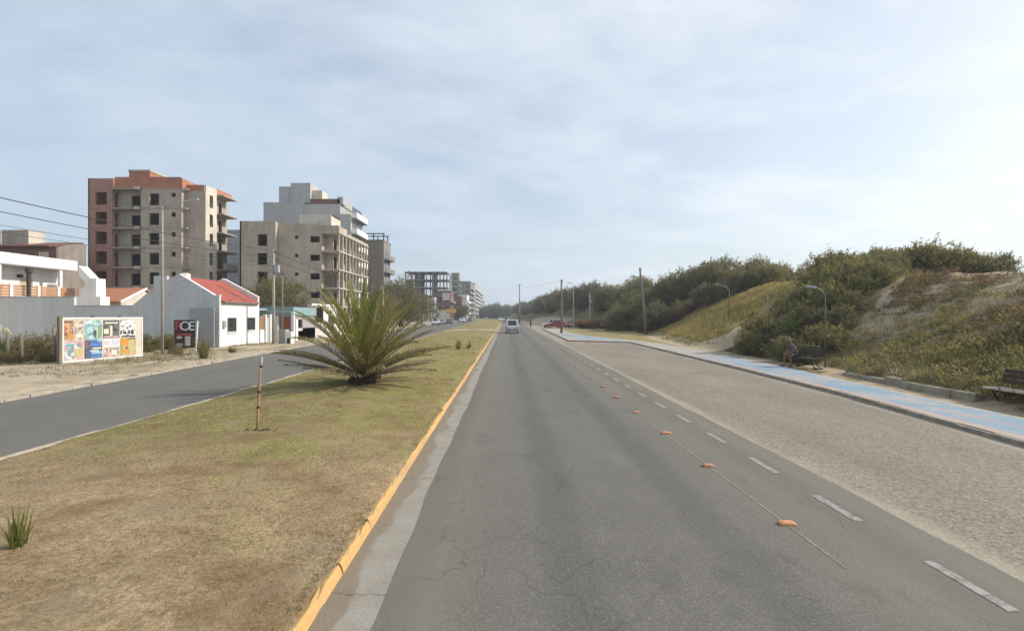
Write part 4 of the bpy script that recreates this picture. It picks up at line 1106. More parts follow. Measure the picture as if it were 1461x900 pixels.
# --- brick and concrete apartment block under construction (left)
def block_one():
    Y0 = 79.; fl = 2.85; z0 = .95
    root = empty('apartment_block', (-52, Y0, 0), 0, 'unfinished apartment block with red brick tower wing and open concrete balconies', 'building')
    lev = [z0 + fl * k for k in range(8)]               # slab tops 0..7
    top = lev[7]
    # brick tower wing
    W_ = 3.5; o = [(1.0, 2.75, lev[k] + .40 - 0, lev[k] + 2.30) for k in range(1, 7)]
    mb = MB(); wall_open(mb, (-60.4, Y0, 0), YN, W_, 22.3, o, .2)
    wall_open(mb, (-60.4, 88, 0), (0, -1, 0), 9., 22.3, [], .2)
    wall_open(mb, (-56.9, Y0 + .2, 0), XP, 1.3, 22.3, [(.45, 1.05, lev[k] + .1, lev[k] + 2.15) for k in range(1, 7)], .2)
    mb.build('brick_wing', M['brick'], root, world=True)
    for q in o: frame_lin(root, (-60.4, Y0, 0), YN, q, M['brickorange'], 'window')
    b = MB()
    for k in range(1, 8): b.box(-60.41, -56.89, Y0 - .03, Y0 + .25, lev[k] - .22, lev[k])
    b.box(-57.25, -56.88, Y0 - .035, Y0 + .24, 0, 21.0)
    b.build('concrete_band', mat('pinkish_band', (.31, .215, .175), (.25, .175, .145), 1, .9), root, world=True)
    # recessed balcony bay
    o2 = [(1.85, 3.35, lev[k] + .15, lev[k] + 2.05) for k in range(1, 7)]
    mb = MB(); wall_open(mb, (-56.9, Y0 + 1.3, 0), YN, 4.1, top, o2, .2)
    # concrete bay
    o3 = [(1.2, 2.7, lev[k] + .32, lev[k] + 2.1) for k in range(1, 7)] + [(4.4, 5.1, lev[k] + 1.5, lev[k] + 2.2) for k in range(1, 7)]
    wall_open(mb, (-52.8, Y0, 0), YN, 5.9, top, o3, .2)
    wall_open(mb, (-52.8, Y0 + 1.3, 0), (0, -1, 0), 1.1, top, [], .2)
    wall_open(mb, (-46.9, Y0 + .2, 0), XP, .8, top, [], .2)
    # right-hand blank bay
    wall_open(mb, (-46.9, Y0 + 1.0, 0), YN, 2.9, 20.7, [], .2)
    mb.build('concrete_wall', M['concrete'], root, world=True)
    for q in o2: frame_lin(root, (-56.9, Y0 + 1.3, 0), YN, q, M['slab'], 'window')
    for q in o3: frame_lin(root, (-52.8, Y0, 0), YN, q, M['slab'], 'window')
    # lit side towards the avenue
    mb = MB(); o4 = [(.95, 1.9, lev[k] + .45, lev[k] + 2.35) for k in range(1, 7)]
    wall_open(mb, (-44., Y0 + 1.2, 0), XP, 3.0, 21.6, o4, .2)
    mb.build('plaster_wall', M['plaster'], root, world=True)
    for q in o4: frame_lin(root, (-44., Y0 + 1.2, 0), XP, q, M['slab'], 'window')
    mb = MB(); o5 = [(.4, 1.5, lev[k] + .05, lev[k] + 2.1) for k in range(1, 7)] + [(2.2, 3.2, lev[k] + .05, lev[k] + 2.1) for k in range(1, 7)]
    wall_open(mb, (-44.9, Y0 + 4.2, 0), XP, 4.6, top, o5, .2)
    wall_open(mb, (-60.2, Y0 + 8.8, 0), YN, 15.3, top, [], .2)
    mb.build('rear_wall', M['concrete_grey'], root, world=True)
    # slabs (each floor slab a part)
    for k in range(1, 8):
        b = MB(); z = lev[k]
        b.box(-60.15, -45.1, Y0 + 1.55, Y0 + 8.7, z - .2, z - .002)
        b.box(-56.85, -52.6, Y0 - .15, Y0 + 1.28, z - .18, z - .004)            # balcony slab
        b.box(-53.0, -46.6, Y0 - .06, Y0 - .003, z - .16, z + .0)             # band
        b.box(-46.62, -46.2, Y0 - .06, Y0 + .9, z - .16, z)
        if k > 1: b.box(-44.88, -43.0 - .1 * (k % 2), Y0 + 4.3, Y0 + 8.75, z - .18, z - .003)     # side balconies
        b.build('floor_slab', M['slab'], root, world=True)
        b = MB(); b.box(-53.45, -52.75, Y0 - .6, Y0 - .152, z - .30, z + .12); b.build('beam_end', M['column'], root, world=True)
    # interior partitions
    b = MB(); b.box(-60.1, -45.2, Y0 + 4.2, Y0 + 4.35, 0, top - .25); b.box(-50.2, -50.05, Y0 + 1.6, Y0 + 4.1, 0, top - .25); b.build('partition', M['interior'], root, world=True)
    # parapets of brick
    for q in ((-56.6, -47.0, Y0 + .02, Y0 + .22, top + .003, 22.5), (-56.9, -56.62, Y0 + .9, Y0 + 5, top + .003, 22.), (-46.98, -46.8, Y0 + .02, Y0 + 5, top + .003, 22.3), (-46.75, -44.25, Y0 + 1.05, Y0 + 1.22, 20.703, 21.6), (-44.2, -44.02, Y0 + 4.25, Y0 + 8.7, top + .003, 21.75)):
        b = MB(); b.box(*q); b.build('parapet', M['brickorange'], root, world=True)
    b = MB(); b.box(-55.3, -52.25, Y0 + 1.2, Y0 + 6.5, top + .003, 23.6); rb = b.build('stair_box', M['brickorange'], root, world=True)
    b = MB(); b.box(-55.4, -52.15, Y0 + 1.1, Y0 + 6.6, 23.603, 23.85); b.build('coping', M['column'], rb, world=True)
    b = MB(); b.box(-51.6, -50.7, Y0 + 2, Y0 + 3, top, 22.95); b.build('vent', M['slab'], root, world=True)
    # lower side balcony wall
    b = MB(); b.box(-43.12, -43.0, Y0 + 4.5, Y0 + 8.7, lev[3], lev[3] + .95); b.build('balcony_wall', M['midgrey'], root, world=True)
block_one()

def block_two():
    Y0 = 82.; fl = 2.78; z0 = 1.1
    root = empty('apartment_block', (-32, Y0, 0), 0, 'unfinished bare concrete apartment block with columned balconies facing the avenue', 'building')
    lev = [z0 + fl * k for k in range(6)]; top = lev[5]
    mb = MB(); o1 = [(2.6, 4.1, lev[k] + .55, lev[k] + 2.35) for k in (3, 4)] + [(2.6, 4.1, lev[2] + .55, lev[2] + 2.35)]
    wall_open(mb, (-39.5, Y0 - .9, 0), YN, 5.3, 16.5, o1, .2)
    wall_open(mb, (-34.2, Y0 - .7, 0), XP, .7, 16.4, [], .2)
    wall_open(mb, (-39.5, Y0 + 17, 0), (0, -1, 0), 17.9, 16.5, [], .2)
    o2 = [(2.5, 3.1, lev[k] + 1.75, lev[k] + 2.3) for k in range(1, 5)] + [(4.8, 6.3, lev[k] + 1.2, lev[k] + 2.2) for k in range(1, 5)]
    wall_open(mb, (-34.2, Y0, 0), YN, 6.5, 16.1, o2, .2)
    wall_open(mb, (-27.7, Y0 + .2, 0), XP, 1.4, 15.9, [], .2)
    o3 = [(.35, 1.9, lev[k] + .3, lev[k] + 2.2) for k in (2, 1)]
    wall_open(mb, (-27.7, Y0 + 1.6, 0), YN, 1.3, top, [], .2)
    mb.build('concrete_wall', M['concrete'], root, world=True)
    for q in o1: frame_lin(root, (-39.5, Y0 - .9, 0), YN, q, M['slab'], 'window')
    for q in o2: frame_lin(root, (-34.2, Y0, 0), YN, q, M['slab'], 'window')
    # recessed wall of the avenue side, door-sized openings
    mb = MB(); o4 = []
    for k in range(0, 5):
        for j in range(5): o4.append((.7 + j * 3.2, 2.6 + j * 3.2, lev[k] + .05, lev[k] + 2.15))
    wall_open(mb, (-26.7, Y0 + 1.8, 0), XP, 15.6, top - .1, o4, .2)
    mb.build('recessed_wall', M['concrete_grey'], root, world=True)
    for k in range(1, 6):
        z = lev[k]; b = MB()
        b.box(-39.25, -26.95, Y0 + .25, Y0 + 17, z - .2, z - .003)
        b.box(-27.45 + .0, -24.9 + .15 * (k % 2), Y0 + .25 - (.25 if k > 1 else 0), Y0 + 17.5, z - .17, z + .0) if False else b.box(-26.68, -24.95, Y0 + .3, Y0 + 17.4, z - .18, z)
        b.box(-27.68, -26.70, Y0 - .25, Y0 + 1.58, z - .18, z - .004)
        b.box(-26.69, -24.95, Y0 - .25, Y0 + .28, z - .18, z - .004)
        b.build('floor_slab', M['column'], root, world=True)
    # columns
    for j in range(10):
        y = Y0 + .4 + j * 1.8
        b = MB()
        for k in range(0, 5): b.box(-25.35, -25.1, y, y + .26, lev[k] + .001, lev[k + 1] - .182)
        b.build('column', M['column'], root, world=True)
    b = MB(); b.box(-34.0, -27.72, Y0 + .01, Y0 + .18, 16.103, 16.25); b.build('coping', M['concrete'], root, world=True)
    for q in ((-27.65, -25.0, Y0 - .2, Y0 + .0, top + .002, 15.95), (-25.2, -25.0, Y0 + .02, Y0 + 4, top + .002, 15.9), (-25.2, -25.0, Y0 + 4.3, Y0 + 17, top + .002, 15.35)):
        b = MB(); b.box(*q); b.build('parapet', M['concrete'], root, world=True)
    b = MB(); wall_open(b, (-32.2, Y0 + 3.0, top), YN, 5.0, 3.2, [(2.9, 3.7, 1.0, 2.0)], .2); wall_open(b, (-27.2, Y0 + 3.2, top), XP, 4.6, 3.2, [], .2)
    b.box(-32.2, -27.2, Y0 + 3.25, Y0 + 7.8, top + 3.0, top + 3.2); b.build('roof_box', M['plaster'], root, world=True)
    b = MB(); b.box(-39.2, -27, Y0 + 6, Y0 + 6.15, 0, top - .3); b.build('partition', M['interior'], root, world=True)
    # balcony railing of boards on the second level
    b = MB()
    for i in range(4): b.box(-27.5, -25.5, Y0 + 1.35, Y0 + 1.42, lev[2] + .2 + i * .45, lev[2] + .5 + i * .45)
    b.build('boarding', M['oldwood'], root, world=True)
block_two()

def block_three():     # finished grey block behind
    Y0 = 103.; X1 = -29.3
    root = empty('grey_apartment_block', (-37, Y0, 0), 0, 'tall plain grey apartment block with rooftop boxes rising behind the bare concrete one', 'building')
    b = MB(); b.box(-45.7, -38.2, Y0, Y0 + 12, 0, 23.8); b.box(-38.2, X1 - 2, Y0 + .12, Y0 + 12, 0, 23.5); b.box(X1 - 2, X1, Y0 + .12, Y0 + 9, 0, 21.6); b.build('wall', M['midgrey'], root, world=True)
    b = MB(); b.box(-43.2, -40.8, Y0 + 1, Y0 + 6, 23.8, 27.); b.box(-40.8, -37.1, Y0 + .6, Y0 + 5, 23.8, 27.6); b.build('lift_box', M['midgrey'], root, world=True)
    b = MB(); b.box(-37.09, -35.2, Y0 + 1.6, Y0 + 5, 23.5, 26.4); b.build('lift_box_lit_side', M['plaster'], root, world=True)  # sunlit flank of the lift box, its light put in as paler colour
    b = MB(); b.box(-37, -31.4, Y0 + .3, Y0 + .9, 23.503, 24.5); b.build('roof_tiles', M['brickdark'], root, world=True)
    b = MB(); b.box(-31.9, -30.8, Y0 + .3, Y0 + 2, 23.503, 24.9); b.box(X1 - 1.99, X1 - 1.8, Y0 + 2.2, Y0 + 8, 23.4, 25); b.build('chimney', M['midgrey'], root, world=True)
    for z in (6, 9, 12, 15, 18, 21):
        b = MB(); b.box(X1 + .003, X1 + 1.1, Y0 + .6, Y0 + 8.8, z - .18, z); s_ = b.build('balcony', M['palegrey'], root, world=True)
        b = MB(); b.box(X1 + 1.0, X1 + 1.06, Y0 + .6, Y0 + 8.8, z + .05, z + 1.0); b.box(X1 + .1, X1 + .98, Y0 + .6, Y0 + .65, z + .05, z + 1.0); b.build('railing', M['white_trim'], s_, world=True)
        b = MB(); b.box(X1 + .004, X1 + .03, Y0 + 1.2, Y0 + 7.8, z + .1, z + 2.3); b.build('window', M['glass'], root, world=True)
block_three()

def simple_block(name, label, X0, X1, Y0, Y1, H, wall, fl=2.9, front=True, side=True, win_m=None, balc=True, cols=None, wfrac=.5, base=0):
    """distant finished block with windows as parts: front faces -Y, side faces +X"""
    root = empty(name, ((X0 + X1) / 2, Y0, base), 0, label, 'building')
    b = MB(); b.box(X0, X1, Y0, Y1, base, H); b.build('wall', wall, root, world=True)
    b = MB(); b.box(X0 - .1, X1 + .1, Y0 - .1, Y1 + .1, H + .002, H + .35); b.build('parapet', wall, root, world=True)
    nf = int((H - base) / fl)
    sw = win_m or M['glass']
    for k in range(nf):
        z = base + .4 + k * fl
        if front:
            n = cols or max(1, int((X1 - X0) / 3.2)); st_ = (X1 - X0) / n
            for i in range(n):
                b = MB(); b.box(X0 + st_ * (i + .5 - wfrac / 2), X0 + st_ * (i + .5 + wfrac / 2), Y0 - .04, Y0 - .003, z + .6, z + 2.0); b.build('window', sw, root, world=True)
        if side:
            n = max(1, min(6, int((Y1 - Y0) / 4.))); st_ = (Y1 - Y0) / n
            for i in range(n):
                b = MB(); b.box(X1 + .003, X1 + .04, Y0 + st_ * (i + .25), Y0 + st_ * (i + .75), z + .2, z + 2.1); b.build('window', sw, root, world=True)
            if balc and k:
                b = MB(); b.box(X1 + .045, X1 + 1.1, Y0 + .5, Y1 - .5, z - .15, z + .0); b.box(X1 + 1.02, X1 + 1.1, Y0 + .5, Y1 - .5, z + .003, z + .9); b.build('balcony', wall, root, world=True)
    return root
bl4 = simple_block('brown_apartment_block', 'narrow brown grey apartment block with roof pergola just right of the bare concrete one', -32., -26.4, 118, 125, 18.5, M['greywall'], 2.85, front=False)
b = MB()
for x in (-31.2, -28.8, -26.6): b.box(x, x + .2, 118.3, 118.5, 18.86, 20.1); b.box(x, x + .2, 122.3, 122.5, 18.86, 20.1)
b.box(-31.4, -26.3, 118.28, 118.52, 20.1, 20.3); b.box(-31.4, -26.3, 122.28, 122.52, 20.1, 20.3)
b.build('pergola', M['cable'], bl4, world=True)
simple_block('pale_apartment_block', 'pale blue grey blank walled block seen between the two unfinished ones', -52.5, -43.5, 100, 109, 17.8, M['palegrey'], 2.9, front=False, side=False)
# open concrete frame far off
def frame_block():
    X0, X1, Y0, Y1 = -42., -24.5, 226, 240
    root = empty('concrete_frame_building', (-33, 226, 0), 0, 'dark open concrete skeleton of a building with sky showing between its columns', 'building')
    for k, z in enumerate((4.0, 7.4, 10.8, 14.2, 17.4, 20.6)):
        b = MB(); b.box(X0, X1 + (.0 if k % 2 else .6), Y0, Y1, z - .35, z); b.build('floor_slab', M['greywall'], root, world=True)
    for i in range(7):
        x = X0 + .2 + i * 2.85
        for ya in (Y0 + .2, Y1 - .7):
            b = MB(); b.box(x, x + .45, ya, ya + .45, 0, 20.2); b.build('column', M['greywall'], root, world=True)
    b = MB(); b.box(-38.5, -35.2, Y0 + 4, Y0 + 9, 0, 20.2); b.box(-31, -29.6, Y0 + 3, Y0 + 9, 10.8, 20.2); b.box(-41.9, -39, Y0 + 5, Y0 + 5.3, 0, 17); b.build('core_wall', M['greywall'], root, world=True)
frame_block()
sb = simple_block('brick_shop', 'red brick and white shop building with pink upper panel under the concrete skeleton', -26.2, -20.9, 206, 218, 11.5, M['brickdark'], 3.4, cols=2)
b = MB(); b.box(-26., -21., 205.9, 205.955, .5, 4.6); b.build('white_front', M['plaster'], sb, world=True)
b = MB(); b.box(-24., -21.2, 205.9, 205.95, 8.2, 11); b.build('pink_panel', M['pinkwall'], sb, world=True)
simple_block('brick_building', 'low red brick building far along the left of the avenue', -28., -21.2, 262, 285, 11.2, M['brickdark'], 3.2)
simple_block('tower_block', 'thin brown grey tower standing above the far left roofs', -30., -26., 300, 309, 25.5, M['greywall'], 3.)
simple_block('white_block', 'small bright white block beside the thin tower', -25.2, -21.4, 300, 318, 13.5, M['white'], 3.)
simple_block('stepped_block', 'brown grey apartment block stepping up behind the thin tower', -29., -21.4, 330, 372, 22.8, M['greywall'], 3.)
simple_block('long_apartment_block', 'long grey apartment block with stacked balconies near the vanishing point', -31., -22.8, 400, 530, 26., M['midgrey'], 3.)
simple_block('far_apartment_block', 'hazy pale apartment block, last before the trees closing the avenue', -31., -22.3, 560, 760, 17.5, M['palegrey'], 3.)

# --- brown house far left
def brown_house():
    Y0 = 70.
    root = empty('brown_house', (-62, Y0, 0), 0, 'dark brown building with low reddish roof and grey rooftop box beyond the white balcony house', 'building')
    wn = ((9.1, 10.5, 9.9, 10.6), (14.2, 15.4, 9.2, 10.6))
    b = MB(); wall_open(b, (-74, Y0, 0), YN, 16.4, 11.2, wn, .25); b.build('wall', M['brownwall'], root, world=True)
    b = MB(); b.prism([(Y0 + .26, 0), (Y0 + 5, 0), (Y0 + 5, 12.25), (Y0 + .26, 11.3)], 'x', -58., -57.6); b.build('side_wall', M['greywall'], root, world=True)
    b = MB(); b.box(-73.8, -58.02, Y0 + 4.7, Y0 + 5, 0, 12.); b.build('rear_wall', M['brownwall'], root, world=True)
    b = MB(); b.prism([(Y0 - .6, 11.203), (Y0 - .6, 11.4), (Y0 + 5.1, 12.5), (Y0 + 5.1, 12.3)], 'x', -74.2, -58.02); b.build('roof', M['brownroof'], root, world=True)
    b = MB(); b.box(-66.4, -63.0, Y0 + 2, Y0 + 4.6, 11.8, 13.75); b.build('roof_box', M['concrete_grey'], root, world=True)
    b = MB(); b.box(-62.98, -62.9, Y0 + 2.02, Y0 + 4.6, 11.8, 13.65); b.build('roof_box_lit_side', M['plaster'], root, world=True)  # thin paler sheet paints the sunlit side of the grey roof box
    for q in wn: glazed(root, (-74, Y0, 0), YN, q, M['white_trim'], blind=M['blind'])
    b = MB(); b.tube([(-65.6, Y0 + 1, 11.4), (-65.6, Y0 + 1, 13.6)], .08, 8); b.build('vent_pipe', M['galv'], root, world=True)
brown_house()

# --- white house with wooden balcony rails
def white_balcony_house():
    X1 = -40.
    root = empty('white_house', (X1, 45, 0), 0, 'white two storey house with wood slat balcony rails behind the grey boundary wall', 'building')
    b = MB(); b.box(X1 - 1.6, X1 + .02, 34, 51, 6.65, 7.55); b.build('roof_parapet', M['white'], root, world=True)
    b = MB(); b.box(X1 - 8, X1 - 1.6, 34, 51, 7.3, 7.42); b.build('roof', M['palegrey'], root, world=True)
    ops = [(9.0, 10.1, 4.0 - .0, 5.9), (12.8, 14.2, 4.9, 5.9), (12.9, 14.1, 4.0, 4.8), (2.5, 4, 4.6, 5.9)]
    b = MB(); wall_open(b, (X1 - 1.7, 34, 0), XP, 17, 7.28, ops[:2] + ops[3:], .2); wall_open(b, (X1 - 8, 51, 0), YN, 6.2, 7.28, [], .2) if False else None
    b.box(X1 - 8, X1 - 1.9, 50.8, 51, 0, 7.28); b.box(X1 - 8, X1 - 1.9, 34, 34.2, 0, 7.28); b.build('wall', M['white'], root, world=True)
    for q in ops[:2] + ops[3:]: glazed(root, (X1 - 1.7, 34, 0), XP, q, M['white_trim'], blind=M['blind'])
    b = MB(); b.box(X1 - 1.69, X1, 34, 51, 3.65, 3.85); b.build('balcony_floor', M['white'], root, world=True)
    b = MB(); b.box(X1 - .3, X1, 34, 51, 0, 3.64); b.build('lower_wall', M['white'], root, world=True)
    ys = [36.5, 39.2, 41.6, 44.1, 46.7, 48.8, 50.7]
    for a, c in zip(ys[:-1], ys[1:]):
        b = MB()
        for i in range(5): b.box(X1 - .10, X1 - .05, a + .28, c - .0, 3.9 + i * .225, 4.08 + i * .225)
        b.build('slat_rail', M['wood'], root, world=True)
    for a in ys:
        b = MB(); b.box(X1 - .16, X1 + .0, a + .02, a + .27, 3.852, 5.05); b.build('rail_post', M['white'], root, world=True)
    for a in (43.2, 49.2):
        b = MB(); b.box(X1 - .35, X1 - .14, a, a + .28, 3.852, 6.648); b.build('column', M['white_trim'], root, world=True)
    b = MB(); b.tube([(X1 + .32, 45.45, 3.4), (X1 + .32, 45.45, 5.9), (X1 + .32, 45.45, 6.0)], [.16, .16, .18], 12); b.lathe([(.18, 5.95), (.26, 6.1), (.26, 6.45), (.2, 6.5)], (X1 + .32, 45.45, 0), 'z', 14); b.build('flue', M['darkmetal'], root, world=True)
    b = MB(); b.box(X1 - 1.69, X1 - 1.45, 46.6, 46.95, 5.75, 6.0); b.build('wall_lamp', M['iron'], root, world=True)
    # outside stair with stepped side wall
    s = .0641; xx = lambda x: (x - 722) * s; zz = lambda y: 2.5 + (450 - y) * s
    pts = [(105, 450), (105, 423), (113, 423), (113, 411), (120, 411), (126, 397), (137, 397), (137, 423), (143, 423), (143, 450)]
    b = MB(); b.prism([(xx(a), zz(c)) for a, c in pts], 'y', 50.0, 51.2); b.build('stair_wall', M['white'], root, world=True)
    b = MB(); b.prism([(xx(110), zz(379)), (xx(128), zz(398)), (xx(121), zz(409)), (xx(118), zz(401)), (xx(110), zz(394))], 'y', 50.2, 51.3); b.build('stair_flight', M['white_trim'], root, world=True)
white_balcony_house()

# --- boundary wall, grey
bw = empty('boundary_wall', (-33, 41, 0), 0, 'long grey rendered boundary wall with a stepped top behind the poster board', 'wall')
b = MB(); b.prism([(-60, 0), (-27.95, 0), (-27.95, 3.2), (-32.4, 3.2), (-32.4, 3.87), (-60, 3.87)], 'y', 41., 41.25); b.build('wall', M['bluegrey'], bw, world=True)
b = MB(); b.box(-60, -32.36, 40.96, 41.29, 3.873, 3.93); b.box(-32.35, -27.96, 40.96, 41.29, 3.203, 3.26); b.build('coping', M['palegrey'], bw, world=True)

# --- small tiled roof house
th = empty('tiled_house', (-39, 54, 0), 0, 'small house with orange tiled roof peeking over the boundary wall', 'house')
b = MB(); b.box(-46, -37.75, 53.6, 60.4, 0, 3.75); b.prism([(53.6, 3.752), (60.4, 3.752), (57, 5.1)], 'x', -38.0, -37.75); b.build('wall', M['plaster'], th, world=True)
b = MB(); b.prism([(53.2, 3.72), (57, 5.2), (60.8, 3.72), (60.8, 3.87), (57, 5.36), (53.2, 3.87)], 'x', -46.3, -37.55); rf = b.build('roof', M['tile'], th, world=True)
b = MB(); b.prism([(53.15, 3.70), (57, 5.2), (57, 5.40), (53.15, 3.92)], 'x', -37.545, -37.4); b.build('verge', M['white_trim'], rf, world=True)

# --- white gabled house with red roof
def gable_house():
    X1, X0, Y0, Y1 = -21.4, -27.9, 40.8, 47.4
    root = empty('gabled_house', (X1, Y0, 0), 0, 'white house with red sheet roof and a blue grey blank gable wall', 'house')
    rx = -24.4
    g = [(X0, 0), (X1 - .0, 0), (X1, 3.95), (X1 - .35, 3.95), (rx, 5.55), (rx - .9, 5.15), (rx - .9, 5.45), (rx - 1.9, 5.45), (rx - 1.9, 4.55), (X0, 3.25)]
    b = MB(); b.prism(g, 'y', Y0, Y0 + .25); b.build('gable_wall', M['bluegrey'], root, world=True)
    b = MB()
    def cap(p, q, y0, y1, t=.07):
        p, q = Vector(p), Vector(q); d = (q - p).normalized(); n = Vector((-d.y, d.x)) 
        if n.y < 0: n = -n
        b.prism([tuple(p + n * .003), tuple(q + n * .003), tuple(q + n * t), tuple(p + n * t)], 'y', y0, y1)
    cap((rx, 5.55), (X1 - .35, 3.95), Y0 - .03, Y0 + .28); b.box(X1 - .35, X1 + .03, Y0 - .03, Y0 + .28, 3.953, 4.02)
    b.build('coping', M['white_trim'], root, world=True)
    b = MB(); b.prism([(X0, 0), (X1, 0), (X1, 4.0), (rx, 5.6), (X0, 3.6)], 'y', Y1 - .25, Y1); b.build('far_gable', M['white'], root, world=True)
    b = MB(); cap((rx, 5.6), (X1, 4.0), Y1 - .28, Y1 + .03, .1); cap((X0, 3.6), (rx, 5.6), Y1 - .28, Y1 + .03, .1); b.build('coping', M['white_trim'], root, world=True)
    ops = [(1.15 - .25, 2.6 - .25, 1.2, 2.35), (4.35 - .25, 5.85 - .25, 1.25, 2.35)]
    b = MB(); wall_open(b, (X1, Y0 + .25, 0), XP, Y1 - Y0 - .5, 3.5, ops, .25); b.build('front_wall', M['white'], root, world=True)
    for q in ops:
        w = glazed(root, (X1, Y0 + .25, 0), XP, q, M['galv'])
        b = MB()
        for i in range(6): b.box(X1 - .035, X1 - .02, Y0 + .25 + q[0] + .06, Y0 + .25 + q[1] - .06, q[2] + .1 + i * .17, q[2] + .14 + i * .17)
        b.build('grille', M['iron'], w, world=True)
        b = MB(); b.box(X1 + .003, X1 + .09, Y0 + .2 + q[0], Y0 + .3 + q[1], q[2] - .08, q[2] - .01); b.build('sill', M['white_trim'], w, world=True)
    # roof slopes: corrugated red sheets
    b = MB(); n = 34
    for sx, xe, ze in ((1, X1 + .18, 3.55), (-1, X0, 3.4)):
        A = Vector((rx, 5.42)); E = Vector((xe, ze)); i0 = len(b.v); ya, yb = Y0 + .26, Y1 - .26
        for k in range(n + 1):
            y = ya + (yb - ya) * k / n; dz = .02 * (k % 2)
            b.v += [(A.x, y, A.y + dz), (E.x, y, E.y + dz)]
        for k in range(n):
            a = i0 + 2 * k; b.f.append((a, a + 1, a + 3, a + 2)); b.mi.append(0)
    b.build('roof', M['redroof'], root, world=True, fixn=False)
    b = MB(); b.tube([(X1 + .22, Y0 + .3, 3.5), (X1 + .22, Y1 - .3, 3.5)], .07, 8); b.build('rain_gutter', M['oldwood'], root, world=True)
    b = MB(); b.lathe([(.3, 5.0), (.34, 5.1), (.34, 5.65), (.2, 5.72)], (rx - 1.0 + 0.9, Y0 + 1.0, 0), 'z', 18); b.build('water_tank', M['white'], root, world=True)
    b = MB()
    for x, z in ((-26.6, 4.1), (-25.2, 4.05), (-24.2, 4.5)): b.box(x, x + .14, Y0 - .012, Y0 - .002, z, z + .14)
    b.build('wall_vent', M['galv'], root, world=True)
    b = MB(); b.box(X1 + .003, X1 + .14, Y0 + .45, Y0 + .8, 1.55, 2.1); b.build('meter_box', M['galv'], root, world=True)
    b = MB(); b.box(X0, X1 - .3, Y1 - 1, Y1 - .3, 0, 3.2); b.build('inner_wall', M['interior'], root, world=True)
gable_house()
# zinc panel gate leaning before the gable
zg = empty('zinc_gate', (-22.2, 40.2, 0), 0, 'tall grey sheet metal gate panel standing against the gable wall', 'gate')
b = MB(); n = 30
for k in range(n):
    x0 = -23.35 + 1.75 * k / n; b.box(x0, x0 + 1.75 / n, 40.30 + .015 * (k % 2), 40.33 + .015 * (k % 2), .2, 3.05)
b.build('sheet', M['galv'], zg, world=True)
b = MB()
for z in (.25, 1.75, 2.98): b.box(-23.4, -21.55, 40.34, 40.38, z, z + .06)
for x in (-23.4, -21.6): b.box(x, x + .06, 40.385, 40.43, .1, 3.1)
b.build('frame', M['palegrey'], zg, world=True)

